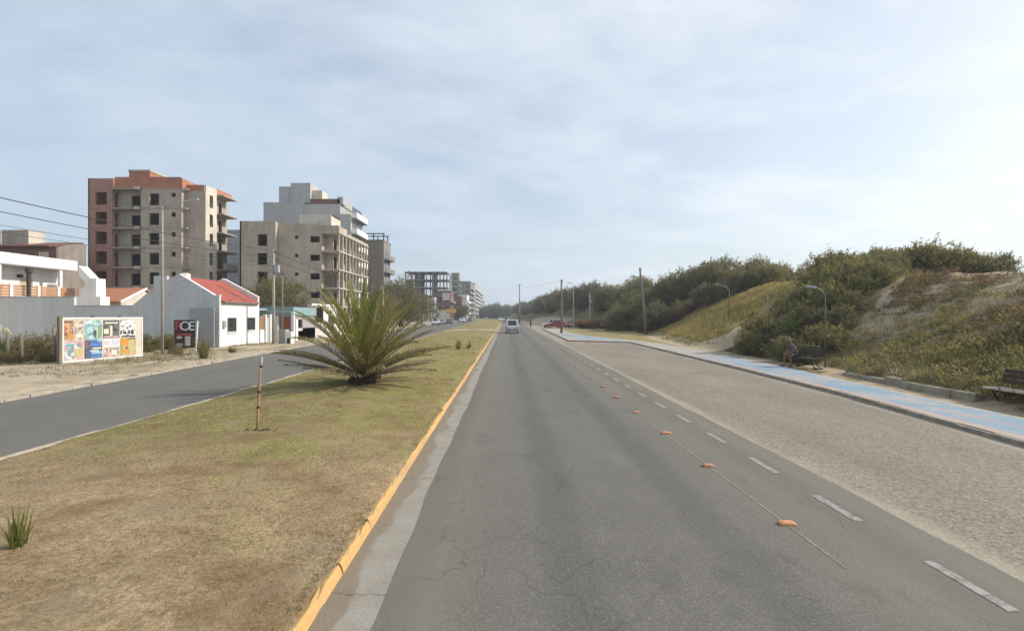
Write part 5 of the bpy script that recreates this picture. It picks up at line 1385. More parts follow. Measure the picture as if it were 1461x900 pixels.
# --- poster board
def poster_board():
    root = empty('poster_board', (-21.9, 27.0, 0), math.atan2(4.62, .8), 'white framed hoarding with eight colourful posters on the pavement verge', 'hoarding')
    L = 4.69; z0, z1 = .22, 2.33      # local: +x along board, -y towards the road
    b = MB(); b.box(0, L, -.03, .03, z0, z1); b.build('panel', M['plaster'], root)
    b = MB(); b.box(-.05, L, -.05, .05, z1 + .003, z1 + .07); b.box(-.05, L, -.05, .05, z0 - .07, z0 - .003); b.box(-.06, -.003, -.05, .05, z0 - .07, z1 + .07); b.box(L + .003, L + .06, -.05, .05, z0 - .07, z1 + .07)
    b.build('frame', M['white_trim'], root)
    b = MB(); b.box(-.22, -.07, -.08, .08, 0, z1 + .12); b.build('post', M['oldwood'], root)
    b = MB(); b.box(L - .55, L - .40, .055, .2, -.1, z1); b.build('post', M['oldwood'], root)
    b = MB(); b.box(1.55, 1.7, -.03, .06, z1 + .073, z1 + .15); b.build('lamp_bracket', M['iron'], root)
    b = MB(); b.box(3.2, 3.35, -.03, .06, z1 + .073, z1 + .15); b.build('lamp_bracket', M['iron'], root)
    def print_mat(name, cols, scale, seed, stretch=(1, 1, 1)):
        m, nt, bs = _nt(name); g = NT(nt); v = g.coord(stretch, (seed * 3.1, 0, seed * 1.7))
        c = g.voro(v, scale, 'F1', 'Color', .9); s = g.n('ShaderNodeSeparateColor'); g.L(c, s.inputs[0])
        n = len(cols); cc = g.ramp(s.outputs[0], [(i / n, q) for i, q in enumerate(cols)])
        nt.nodes[-1].color_ramp.interpolation = 'CONSTANT'
        f = g.noise(v, 22, 4, .7); cc = g.mix(1, cc, g.ramp(f, [(.35, .55), (.6, 1.1)]), 'MULTIPLY')
        g.L(cc, bs.inputs['Base Color']); bs.inputs['Roughness'].default_value = .6
        return m
    W = L / 4; mid = (z0 + z1) / 2
    def post(c0, c1, r0, r1, m, label=None):
        q = MB(); x0, x1 = .06 + (L - .42) / 4 * c0, .0 + (L - .42) / 4 * c1
        za, zb = z0 + .05 + (z1 - z0 - .1) * r0, z0 + .05 + (z1 - z0 - .1) * r1 - .03
        q.box(x0, x1, -.036, -.031, za, zb); o = q.build('poster', m, root)
        if label: o['label'] = label
        return o, x0, x1, za, zb
    def bars(o, m, x0, x1, rows, name='print'):
        q = MB()
        for (a, c, e, f) in rows: q.box(x0 + (x1 - x0) * a, x0 + (x1 - x0) * c, -.0395, -.0362, e, f)
        return q.build(name, m, o)
    K = {k: mat('ink_' + k, c, tuple(x * .85 for x in c), 9, .6) for k, c in dict(blue=(.10, .20, .52), sky=(.28, .50, .68), navy=(.06, .08, .14), orange=(.60, .27, .06), ochre=(.50, .42, .20), cream=(.66, .62, .50), pink=(.62, .36, .38), black=(.035, .04, .045), green=(.22, .32, .16), teal=(.14, .36, .38), white=(.76, .76, .74), red=(.50, .12, .08), lilac=(.42, .38, .62), brown=(.20, .12, .08)).items()}
    o, x0, x1, za, zb = post(0, .5, .5, 1, print_mat('poster_red', [(.15, .06, .05), (.45, .13, .08), (.55, .35, .2), (.3, .28, .15)], 7, 1)); bars(o, K['orange'], x0, x1, [(.4, .95, za + .03, za + .33)]); bars(o, K['brown'], x0, x1, [(.15, .95, zb - .12, zb - .03)])
    o, x0, x1, za, zb = post(.5, 1, .5, 1, print_mat('poster_cream', [(.5, .42, .3), (.32, .35, .25), (.62, .55, .4), (.3, .22, .3)], 8, 2)); bars(o, K['cream'], x0, x1, [(.1, .9, za + .1, za + .3), (.3, .9, zb - .3, zb - .2)])
    o, x0, x1, za, zb = post(1, 2, .5, 1, print_mat('poster_aqua', [(.22, .42, .45), (.35, .55, .6), (.16, .3, .25), (.5, .6, .55)], 6, 3)); bars(o, K['white'], x0, x1, [(.05, .4, zb - .16, zb - .05)]); bars(o, K['navy'], x0, x1, [(.5, .68, za + .2, za + .45), (.58, .66, za + .05, za + .2)]); bars(o, K['green'], x0, x1, [(.75, .98, za + .05, za + .7)])
    o, x0, x1, za, zb = post(2, 3, .5, 1, print_mat('poster_dark', [(.05, .06, .06), (.09, .11, .1), (.13, .16, .15)], 5, 4)); bars(o, K['cream'], x0, x1, [(.12, .9, zb - .19, zb - .11), (.42, .56, za + .05, zb - .3), (.05, .34, za + .24, za + .5)]); bars(o, K['pink'], x0, x1, [(.05, .95, za + .04, za + .12)])
    o, x0, x1, za, zb = post(3, 4, .5, 1, print_mat('poster_sketch', [(.72, .72, .7), (.6, .6, .58), (.05, .05, .05), (.75, .75, .73)], 7, 5)); bars(o, K['black'], x0, x1, [(.05, .95, za + .02, za + .1), (.18, .32, za + .2, za + .36), (.5, .62, za + .22, za + .4), (.7, .86, za + .16, za + .42), (.1, .2, za + .6, za + .68)])
    o, x0, x1, za, zb = post(0, 1, 0, .5, print_mat('poster_pale', [(.42, .45, .46), (.6, .6, .62), (.25, .27, .3), (.5, .34, .45)], 6, 6)); bars(o, K['ochre'], x0, x1, [(.55, .98, za + .15, za + .55)]); bars(o, K['pink'], x0, x1, [(.6, .98, za + .02, za + .14), (.02, .98, zb - .12, zb - .03)]); bars(o, K['teal'], x0, x1, [(.05, .5, zb - .28, zb - .18), (.2, .26, za + .25, zb - .3)])
    o, x0, x1, za, zb = post(1, 2, 0, .5, print_mat('poster_blue', [(.05, .07, .12), (.08, .11, .18), (.06, .1, .24)], 5, 7)); bars(o, K['blue'], x0, x1, [(.3, .98, za + .62, za + .8), (.25, .7, za + .86, za + .98), (.35, .98, za + .02, za + .16)]); bars(o, K['sky'], x0, x1, [(.4, .98, za + .22, za + .36), (.72, .99, za + .84, za + .98)]); bars(o, K['cream'], x0, x1, [(.45, .95, za + .47, za + .55), (.3, .8, za + .36, za + .42)]); bars(o, K['brown'], x0, x1, [(.02, .24, za + .5, za + .95)])
    o, x0, x1, za, zb = post(2, 3, .27, .5, print_mat('poster_white', [(.74, .72, .74), (.68, .62, .68), (.72, .72, .72)], 5, 8))
    text_mesh('50', .40, K['lilac'], o, Matrix.Translation(((x0 + x1) / 2 + .2, -.038, (za + zb) / 2)) @ Matrix.Rotation(PI / 2, 4, 'X'), 'lettering', .002)
    bars(o, K['pink'], x0, x1, [(.08, .38, za + .12, za + .18), (.08, .4, za + .24, za + .30)])
    o, x0, x1, za, zb = post(2, 3, 0, .25, print_mat('poster_pictures', [(.25, .27, .2), (.5, .38, .34), (.62, .55, .5), (.2, .2, .26)], 7, 9)); bars(o, K['pink'], x0, x1, [(.27, .4, za + .0, zb - .02)]); bars(o, K['cream'], x0, x1, [(.5, .85, za + .08, za + .36)])
    o, x0, x1, za, zb = post(3, 4, 0, .5, print_mat('poster_orange', [(.5, .28, .08), (.45, .38, .14), (.3, .32, .1), (.55, .45, .3)], 5, 10)); bars(o, K['orange'], x0, x1, [(.04, .5, za + .55, za + .93), (.08, .42, za + .1, za + .38)]); bars(o, K['ochre'], x0, x1, [(.55, .9, za + .12, za + .9)]); bars(o, K['brown'], x0, x1, [(.5, .95, za + .88, za + .96), (.3, .5, za + .38, za + .5)])
poster_board()

# --- black advertising sign with lettering
def small_sign():
    root = empty('advertising_sign', (-22.05, 36.5, 0), R(2), 'black sign panel with red and white letters over torn notices, before the gable', 'sign')
    b = MB(); b.box(-.05, 1.25, -.03, .03, .35, 2.2); b.build('board', M['signblack'], root)
    b = MB(); b.box(-.12, -.053, -.04, .05, 0, 2.22); b.build('post', M['oldwood'], root)
    b = MB(); b.prism([(1.256, 0), (1.34, 0), (1.46, 2.12), (1.40, 2.12)], 'y', -.04, .05); b.build('post', M['signwhite'], root)
    b = MB(); b.box(-.03, .42, -.035, -.031, 1.25, 2.17); b.build('red_field', mat('dull_red_field', (.06, .022, .028), (.05, .02, .025), 5, .7), root)
    T = lambda x, z: Matrix.Translation((x, -.04, z)) @ Matrix.Rotation(PI / 2, 4, 'X')
    text_mesh('R', .86, M['signred'], root, T(.20, 1.77), 'lettering'); text_mesh('O', .86, M['signwhite'], root, T(.63, 1.77), 'lettering'); text_mesh('E', .86, M['signwhite'], root, T(1.06, 1.77) , 'lettering')
    b = MB(); b.box(.1, 1.1, -.036, -.031, 1.18, 1.27); b.build('red_stripe', M['signred'], root)
    b = MB(); b.box(.62, .98, -.036, -.031, .48, 1.12); b.box(.08, .42, -.036, -.031, .95, 1.12); b.box(.05, .42, -.036, -.031, .42, .5); b.box(.05, .5, -.036, -.031, .55, .63); b.build('paper_notice', M['plaster'], root)
small_sign()

# --- teal house, its front wall, meter pier, garden wall and pergola
def teal_house():
    root = empty('teal_house', (-22, 52, 0), 0, 'small flat house with faded teal fascia and red shutter between white pillars', 'house')
    b = MB(); wall_open(b, (-24.6, 52, 0), YN, 4.35, 2.45, [(3.2, 4.05, 1.2, 2.3), (.55, 1.3, 1.0, 2.2)], .2); wall_open(b, (-20.25, 52.2, 0), XP, 5.8, 2.45, [(1, 2.2, 1, 2.1)], .2); b.box(-24.6, -20.3, 57.8, 58, 0, 2.45); b.build('wall', M['mauve'], root, world=True)
    b = MB(); b.box(-24.7, -20.15, 51.85, 58.1, 2.453, 3.3); b.build('fascia', M['teal'], root, world=True)
    b = MB(); b.box(-24.7, -20.1, 51.78, 51.845, 2.8, 2.9); b.build('trim', M['bluegrey'], root, world=True)
    b = MB(); b.box(-21.42, -20.55, 51.95, 51.998, 1.2, 2.3); s_ = b.build('shutter', M['reddoor'], root, world=True)
    w = MB(); w.box(-24.02, -23.33, 51.95, 51.998, 1.0, 2.2); w.build('shutter', M['wood'], root, world=True)
    for x in (-21.75, -20.25):
        b = MB(); b.box(x, x + .24, 51.55, 51.78, 0, 2.8 if x > -21 else 2.44); b.build('pillar', M['white'], root, world=True)
    b = MB(); b.box(-26.2, -22.6, 49.6, 51.7, 3.0, 3.12); b.build('canopy', M['palegrey'], root, world=True)
teal_house()
fg = empty('pillar_fence', (-21.6, 48, 0), 0, 'white pillared front fence with orange slat panel beside the white house', 'fence')
b = MB(); b.box(-21.5, -21.32, 47.45, 48.3, 0, 1.25); b.build('low_wall', M['white'], fg, world=True)
b = MB()
for i in range(6): b.box(-21.46, -21.38, 47.5, 48.28, 1.28 + i * .2, 1.41 + i * .2)
b.build('slat_panel', M['wood'], fg, world=True)
for y in (48.32, 49.35):
    b = MB(); b.box(-21.55, -21.27, y, y + .28, 0, 2.6); b.build('pillar', M['white'], fg, world=True)
b = MB(); b.box(-21.44, -21.38, 48.62, 49.33, .08, 2.3); b.build('gate', M['midgrey'], fg, world=True)
mp = empty('meter_pier', (-18.6, 46.2, 0), 0, 'low mauve masonry pier with a white meter cabinet at the pavement edge', 'meter pier')
b = MB(); b.box(-19.25, -18.62, 46.2, 46.9, 0, 1.3); b.build('pier', M['mauve'], mp, world=True)
b = MB(); wall_open(b, (-18.6, 46.0, 0), YN, .52, 1.12, [(.13, .42, .1, .6)], .2); b.box(-18.6, -18.08, 46.21, 46.6, 0, 1.12); b.build('cabinet', M['white'], mp, world=True)
b = MB(); b.box(-18.46, -18.19, 46.1, 46.19, .11, .59); b.build('door', M['darkmetal'], mp, world=True)
gw = empty('garden_wall', (-20.3, 60, 0), 0, 'low white and pink garden wall with stepped end behind the palm', 'wall')
b = MB(); b.box(-20.5, -20.25, 53., 68, 0, 1.25); b.box(-20.55, -20.2, 58.2, 62.4, 1.253, 1.75); b.build('wall', M['pinkwall'], gw, world=True)
b = MB(); b.box(-20.55, -20.15, 52.4, 52.98, 0, 2.1); b.build('pillar', M['white'], gw, world=True)
pg = empty('pergola', (-22.5, 60, 0), 0, 'dark timber pergola with flat roof behind the low garden wall', 'pergola')
b = MB(); b.box(-26, -21.2, 58.4, 64, 3.4, 3.6); b.build('roof', M['oldwood'], pg, world=True)
for x in (-25.8, -23.6, -21.5):
    b = MB(); b.box(x, x + .15, 58.6, 58.75, 0, 3.397); b.build('post', M['wood'], pg, world=True)
b = MB(); b.box(-26, -21.3, 63.6, 63.8, 0, 3.39); b.build('back_wall', M['brownwall'], pg, world=True)
simple_block('low_white_building', 'low white building half hidden behind the palm fronds', -30., -23.5, 66, 76, 3.6, M['white'], 3.4, balc=False)
ks = empty('bus_shelter', (-21.3, 135, 0), 0, 'small pale shelter with flat roof beside the left pavement before the big trees', 'shelter')
b = MB(); b.box(-22.6, -20.2, 134, 137, 2.6, 2.8); b.build('roof', M['plaster'], ks, world=True)
for x, y in ((-22.5, 134.1), (-20.4, 134.1), (-22.5, 136.8), (-20.4, 136.8)):
    b = MB(); b.box(x, x + .14, y, y + .14, 0, 2.597); b.build('post', M['white'], ks, world=True)
b = MB(); b.box(-22.5, -22.4, 134.3, 136.7, 0, 2.5); b.box(-21.6, -20.6, 136.6, 136.7, .3, 2.4); b.build('panel', M['palegrey'], ks, world=True)
ysn = empty('shop_sign', (-19.4, 188, 0), 0, 'yellow shop sign board on a post over the far left pavement', 'sign')
b = MB(); b.box(-20.6, -17.6, 187.9, 188.1, 3.2, 4.8); b.build('board', M['yellowsign'], ysn, world=True)
b = MB(); b.box(-19.6, -19.4, 188.11, 188.25, 0, 4.8); b.build('post', M['galv'], ysn, world=True)
b = MB(); b.box(-20.4, -17.8, 187.85, 187.897, 3.3, 3.55); b.build('stripe', M['wood'], ysn, world=True)

# left trees
def big_tree(x, y, w, h, trunk, m, seed, label, n=12000, L=.26):
    t = make_plant('tree', w, h, n, L, L * .4, m, seed, 14, 110, False, trunk, .12)
    t.location = (x, y, 0); return tag(t, label, 'tree')
big_tree(-26.6, 63, 7.0, 8.0, 1.6, M['leaf_olive'], 201, 'rounded olive green tree behind the red roofed house', 12000, .22)
big_tree(-22.6, 117, 10.5, 11.6, .6, M['leaf_dark'], 202, 'tall dark tree on the left pavement just beyond the brown apartment block', 14000, .34)
big_tree(-22.8, 138, 11.0, 10.4, .6, M['leaf_dark'], 203, 'dark tree leaning over the pale shelter on the left', 12000, .34)
big_tree(-23.5, 104, 7.5, 7.0, .5, M['leaf_olive'], 204, 'lower olive tree beside the tall dark one on the left pavement', 9000, .3)
big_tree(-21.4, 262, 9, 7.2, 1.4, M['leaf_dark'], 205, 'round dark street tree beyond the yellow shop sign', 7000, .45)
# garden weeds left
W_dry = make_plant('weed_bush', 1.9, 1.45, 3600, .13, .025, M['leaf_dry'], 301, 9, 110, True, 0, .35)
W_grn = make_plant('weed_bush', 1.8, 1.1, 3000, .13, .04, M['leaf_olive'], 302, 9, 70, True, 0, .3)
wl = [(W_dry, -24.4, 29.3, 1.15, 'tall dry yellow weed bush behind the posts left of the poster board'), (W_dry, -23.6, 30.6, 1.1, 'dry weed bush close behind the left end of the poster board'), (W_dry, -26.4, 30.2, .95, 'straw coloured weed bush behind the leftmost fence posts'), (W_grn, -23.5, 28.0, .5, 'low green weed clump at the foot of the poster board post'),
      (W_dry, -25.2, 27.7, .5, 'low dry weed clump in front of the fence posts'), (W_dry, -26.2, 27.4, .55, 'low straw clump at the left edge of the verge'), (W_grn, -23.6, 36.0, 1.05, 'dark green weed bush between the poster board and the street lamp'), (W_grn, -25.3, 37.6, 1.1, 'green weed bush against the boundary wall right of the poster board'), (W_grn, -24.0, 39.0, 1.0, 'green weed bush against the gable wall behind the street lamp'), (W_dry, -22.9, 38.3, .8, 'dry weed bush left of the black lettered sign'),
      (W_dry, -20.6, 34.0, .38, 'low brown weed clump in front of the street lamp base'), (W_dry, -19.9, 33.2, .3, 'small brown weed clump between street lamp and road'), (W_dry, -21.0, 37.8, .35, 'low weed clump under the black lettered sign'), (W_dry, -17.4, 34.8, .25, 'tiny dry weed tuft near the kerb before the white house')]
for pr, x, y, s, lab in wl: place(pr, USED, x, y, lz(x, y) - .03, s, None, lab, 'weed', 'weeds on the left verge')
spiky('flowering_yucca', (-27.0, 29.4, .1), 80, .8, 1.5, .035, M['leaf_green'], 9, 'green spiky yucca with cream flower heads at the left edge', 'plant', 1.3)
yf = bpy.data.objects['flowering_yucca']; b = MB(); rp = random.Random(8)
for cx, cy, cz in ((-.2, -.2, 1.75), (.5, -.35, 1.5)):
    for k in range(40):
        q = Vector((rp.gauss(0, 1), rp.gauss(0, 1), rp.gauss(0, 1.3))).normalized() * rp.uniform(.05, .2); r = .05
        b.lathe([(r * .4, -r), (r, 0), (r * .4, r)], (cx + q.x, cy + q.y, cz + q.z * 1.2), 'z', 6)
b.build('flower', M['flowers'], yf)
for i, (x, y, h, lab) in enumerate(((-25.75, 28.2, 1.55, 'weathered fence post at the left edge of the verge'), (-24.75, 27.9, 1.5, 'thick weathered fence post between the dry weed bushes'), (-23.15, 28.0, 1.75, 'weathered fence post just left of the poster board'))):
    b = MB(); b.tube([(0, 0, -.2), (.02, 0, h * .5), (.03 - .03 * i, .01, h)], [.085, .08, .075], 8)
    o = b.build('fence_post', M['oldwood'], smooth=True); o.location = (x, y, .1); tag(o, lab, 'fence post', 'old fence posts beside the poster board')

# ---------------------------------------------------------------- poles, lamps, wires
def lamp_pole(name, loc, H, arm, armz, rz, label, r=.075, group=None, head=True, m='poleconcrete', both=False):
    root = empty(name, loc, rz, label, 'street lamp', group)
    b = MB(); b.tube([(0, 0, -.3), (0, 0, H * .5), (0, 0, H)], [r * 1.25, r, r * .7], 10); b.build('pole', M[m], root, smooth=True)
    b = MB(); b.tube([(0, 0, H - .15), (arm * .35, 0, H + armz * .55), (arm, 0, H + armz)], [r * .55, r * .45, r * .4], 8); b.build('arm', M['galv'], root, smooth=True)  # on dune lamps, sunlight on arm and head is put in as paler steel
    b = MB(); mt = Matrix.Translation((arm + .22 * min(1., H / 6. + .25), 0, H + armz + .01)) @ Matrix.Rotation(-.12, 4, 'Y')
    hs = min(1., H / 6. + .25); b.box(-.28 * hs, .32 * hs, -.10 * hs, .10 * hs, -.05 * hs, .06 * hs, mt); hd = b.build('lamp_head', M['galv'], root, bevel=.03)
    b = MB(); b.box(-.2 * hs, .26 * hs, -.075 * hs, .075 * hs, -.066 * hs, -.052 * hs, mt); b.build('lens', M['headlight'], hd)
    return root
lamp_pole('street_lamp', (-21.75, 34.6, .1), 9.3, 1.75, .38, 0, 'tall thin street lamp with its arm toward the road, before the brick apartment block', .075)
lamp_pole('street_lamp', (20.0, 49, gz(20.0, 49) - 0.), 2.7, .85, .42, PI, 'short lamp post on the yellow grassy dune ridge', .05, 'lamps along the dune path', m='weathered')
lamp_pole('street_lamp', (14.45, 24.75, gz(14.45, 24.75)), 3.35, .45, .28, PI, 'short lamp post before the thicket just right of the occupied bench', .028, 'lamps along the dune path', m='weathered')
lamp_pole('street_lamp', (11.7, 95, .13), 7.8, .5, .2, PI, 'grey street lamp behind the parked cars, second pole from the seated cyclist', .08)
lamp_pole('street_lamp', (-11.5, 200, .1), 12.6, 1.2, .3, PI, 'tall white street lamp far down the grass median', .11, 'lamps on the far median', m='white')
lamp_pole('street_lamp', (-11.2, 222, .1), 5.6, .8, .2, PI, 'short white lamp far down the grass median', .11, 'lamps on the far median', m='white')
def utility_pole(name, loc, H, r, label, m='polewood', tilt=(0, 0), cross=True, box=False):
    root = empty(name, loc, 0, label, 'utility pole')
    b = MB(); b.tube([(0, 0, -.3), (tilt[0] * .5, tilt[1] * .5, H * .5), (tilt[0], tilt[1], H)], [r * 1.2, r, r * .8], 10); b.build('pole', M[m], root, smooth=True)
    if cross:
        b = MB(); b.box(tilt[0] - .55, tilt[0] + .55, -.05, .05, H - .35, H - .24); c = b.build('crossarm', M[m], root)
        b = MB()
        for x in (-.48, -.2, .2, .48): b.lathe([(.03, 0), (.05, .04), (.035, .1), (.045, .13), (.02, .17)], (tilt[0] + x, 0, H - .238), 'z', 8)
        b.build('insulator', M['iron'], c)
    else:
        b = MB(); b.lathe([(.05, H - .3), (.07, H - .22), (.05, H - .1)], (tilt[0] + r, 0, 0), 'z', 8); b.build('insulator', M['iron'], root)
    if box:
        b = MB(); b.box(r * .9, r + .35, -.2, .2, H - 1.9, H - 1.3); b.build('junction_box', M['galv'], root)
    return root
utility_pole('utility_pole', (-19.4, 45.6, .1), 7.9, .12, 'grey utility pole carrying the overhead cables beside the mauve meter pier', 'poleconcrete', cross=False, box=True)
utility_pole('utility_pole', (-19.9, 48.6, .1), 6.3, .085, 'thinner wooden pole standing just behind the cable carrying one', 'polewood', cross=False)
utility_pole('utility_pole', (7.4, 73, .14), 7.15, .14, 'wooden utility pole on the blue path bulge before the red car', 'polewood', cross=False)
utility_pole('utility_pole', (17.4, 68, gz(17.4, 68)), 8.3, .14, 'tall leaning wooden pole before the dark wood', 'polewood', (-.75, 0), cross=False)
utility_pole('utility_pole', (15.3, 100, .2), 6.5, .11, 'short pale pole at the edge of the wood right of the grey lamp', 'poleconcrete', cross=False, box=True)
utility_pole('utility_pole', (4.6, 186, .1), 13.0, .22, 'tall far pole at the right roadside beyond the white van', 'poleconcrete', cross=True)
utility_pole('utility_pole', (-21.6, 96, .1), 7.6, .12, 'utility pole on the left pavement beside the columned concrete block', 'poleconcrete', cross=False)
def cable(p, q, sag, r, label, group='overhead cables on the left', n=28):
    p, q = Vector(p), Vector(q); b = MB()
    pts = [p.lerp(q, t / n) - Vector((0, 0, sag * 4 * (t / n) * (1 - t / n))) for t in range(n + 1)]
    o = MB(); o.tube(pts, r, 6); c = o.build('overhead_cable', M['cable'], smooth=True, fixn=False)
    return tag(c, label, 'cable', group)
A, B_ = (-19.4, 45.6, 7.95), (-20.2, 4., 7.55)
cable((-20.2, 4., 7.6), (-19.4, 45.6, 7.9), .62, .02, 'thick overhead cable, uppermost of those running in from the left edge')
cable((-20.2, 4., 7.05), (-19.4, 45.6, 7.35), .62, .016, 'overhead cable, second from the top running in from the left edge')
cable((-20.5, 4., 6.4), (-19.4, 45.6, 6.9), .55, .010, 'thin overhead cable, third from the top at the left edge')
cable((-20.2, 4., 6.0), (-19.4, 45.6, 6.6), .5, .010, 'thin overhead cable, lowest of those running in from the left edge')
cable((-19.4, 45.6, 7.85), (-21.6, 96, 7.5), .6, .02, 'overhead cable running from the meter pier pole along the avenue')
cable((-19.4, 45.6, 7.2), (-21.6, 96, 7.0), .7, .018, 'thinner overhead cable running along the avenue beyond the meter pier pole')
cable((-19.4, 45.6, 6.4), (-21.35, 41.2, 3.3), .15, .012, 'service wire drooping from the pole to the white house front')
cable((-19.4, 45.6, 7.7), (-19.9, 48.6, 6.3), .05, .018, 'short wire linking the cable carrying pole with the thinner one')
cable((7.4, 73, 7.2), (4.6, 186, 12.2), .35, .016, 'single thin wire strung between the two poles on the right roadside', 'wires on the right')

# ---------------------------------------------------------------- low wall, benches, litter
rw = MB(); y = 14.9; rp = random.Random(3)
while y < 20.6:
    L = rp.uniform(.8, 1.3); f0 = float(ip(y, FOOT)); f1 = float(ip(min(y + L, 20.8), FOOT)); h = .38 + rp.uniform(-.07, .05) - (.14 if y > 18.8 else 0)
    ox = rp.uniform(-.02, .02)
    p = [(f0 - .16 + ox, y), (f0 + .08 + ox, y), (f1 + .08 + ox, y + L - .03), (f1 - .16 + ox, y + L - .03)]
    i = len(rw.v); rw.v += [(a, c, 0.) for a, c in p] + [(a, c, h + rp.uniform(-.02, .02)) for a, c in p]
    for f in ((0, 3, 2, 1), (4, 5, 6, 7), (0, 1, 5, 4), (1, 2, 6, 5), (2, 3, 7, 6), (3, 0, 4, 7)): rw.f.append(tuple(i + q for q in f)); rw.mi.append(0)
    y += L
tag(rw.build('retaining_wall', M['lowall'], bevel=.03), 'low crumbling concrete retaining wall at the foot of the dune', 'wall')

def bench(loc, rz, L, label, slat_m):
    """faces -x locally; length along y"""
    root = empty('park_bench', loc, rz, label, 'bench', 'benches along the blue path')
    b = MB()
    for i in range(4): b.box(-.30 + i * .125, -.30 + i * .125 + .105, -L / 2, L / 2, .43, .47)
    b.build('seat', slat_m, root, bevel=.006)
    b = MB()
    for i in range(3):
        z = .58 + i * .13; x = .24 + i * .035; b.box(x, x + .035, -L / 2, L / 2, z, z + .105)
    b.build('backrest', M['bark'], root, bevel=.006)
    for s in (-1, 1):
        y = s * (L / 2 - .28); b = MB()
        b.tube([(-.27, y, .41), (-.20, y, .28), (-.10, y, .14), (-.02, y, .05), (.08, y, .02)], .024, 8)
        b.tube([(.20, y, .41), (.08, y, .30), (.06, y, .18), (.16, y, .08), (.30, y, .0)], .024, 8)
        b.tube([(-.29, y, .415), (.22, y, .415), (.28, y, .62), (.33, y, .93)], .022, 8)
        b.tube([(-.14, y, .015), (.34, y, .012)], .024, 8)
        b.build('leg', M['iron'], root, smooth=True)
    return root
M['benchpale'] = mat('pale_bench_slats', (.50, .44, .36), (.38, .33, .27), 5, .8, stretch=(6, .3, 1))
bench((13.05, 13.35, .13), 0, 2.6, 'slatted bench with pale seat and black curved legs at the right edge', M['benchpale'])
M['benchdark'] = mat('dark_bench_slats', (.10, .085, .07), (.065, .055, .046), 5, .8, stretch=(6, .3, 1))
bench((13.6, 24.75, .14), 0, 2.0, 'dark bench before the thicket on which the person sits', M['benchdark'])

# ---------------------------------------------------------------- people
def skin_mesh(name, pts, edges, m, parent, root_i=0, sub=2):
    me = bpy.data.meshes.new(name); me.from_pydata([p[0] for p in pts], edges, [])
    o = bpy.data.objects.new(name, me); COL.objects.link(o)
    mod = o.modifiers.new('skin', 'SKIN'); mod.use_smooth_shade = True
    for i, p in enumerate(pts):
        sv = me.skin_vertices[0].data[i]; r = p[1]; sv.radius = (r, r) if isinstance(r, (int, float)) else r; sv.use_root = (i == root_i)
    s = o.modifiers.new('sub', 'SUBSURF'); s.levels = sub; s.render_levels = sub
    dg = bpy.context.evaluated_depsgraph_get(); dg.update()
    me2 = bpy.data.meshes.new_from_object(o.evaluated_get(dg)); bpy.data.objects.remove(o)
    me2.materials.clear(); me2.materials.append(m)
    me2.polygons.foreach_set('use_smooth', [True] * len(me2.polygons))
    o = bpy.data.objects.new(name, me2); COL.objects.link(o); o.parent = parent
    return o
def chain(pts, edges, start, seq):
    k = start
    for q in seq:
        pts.append(q); edges.append((k, len(pts) - 1)); k = len(pts) - 1
    return k
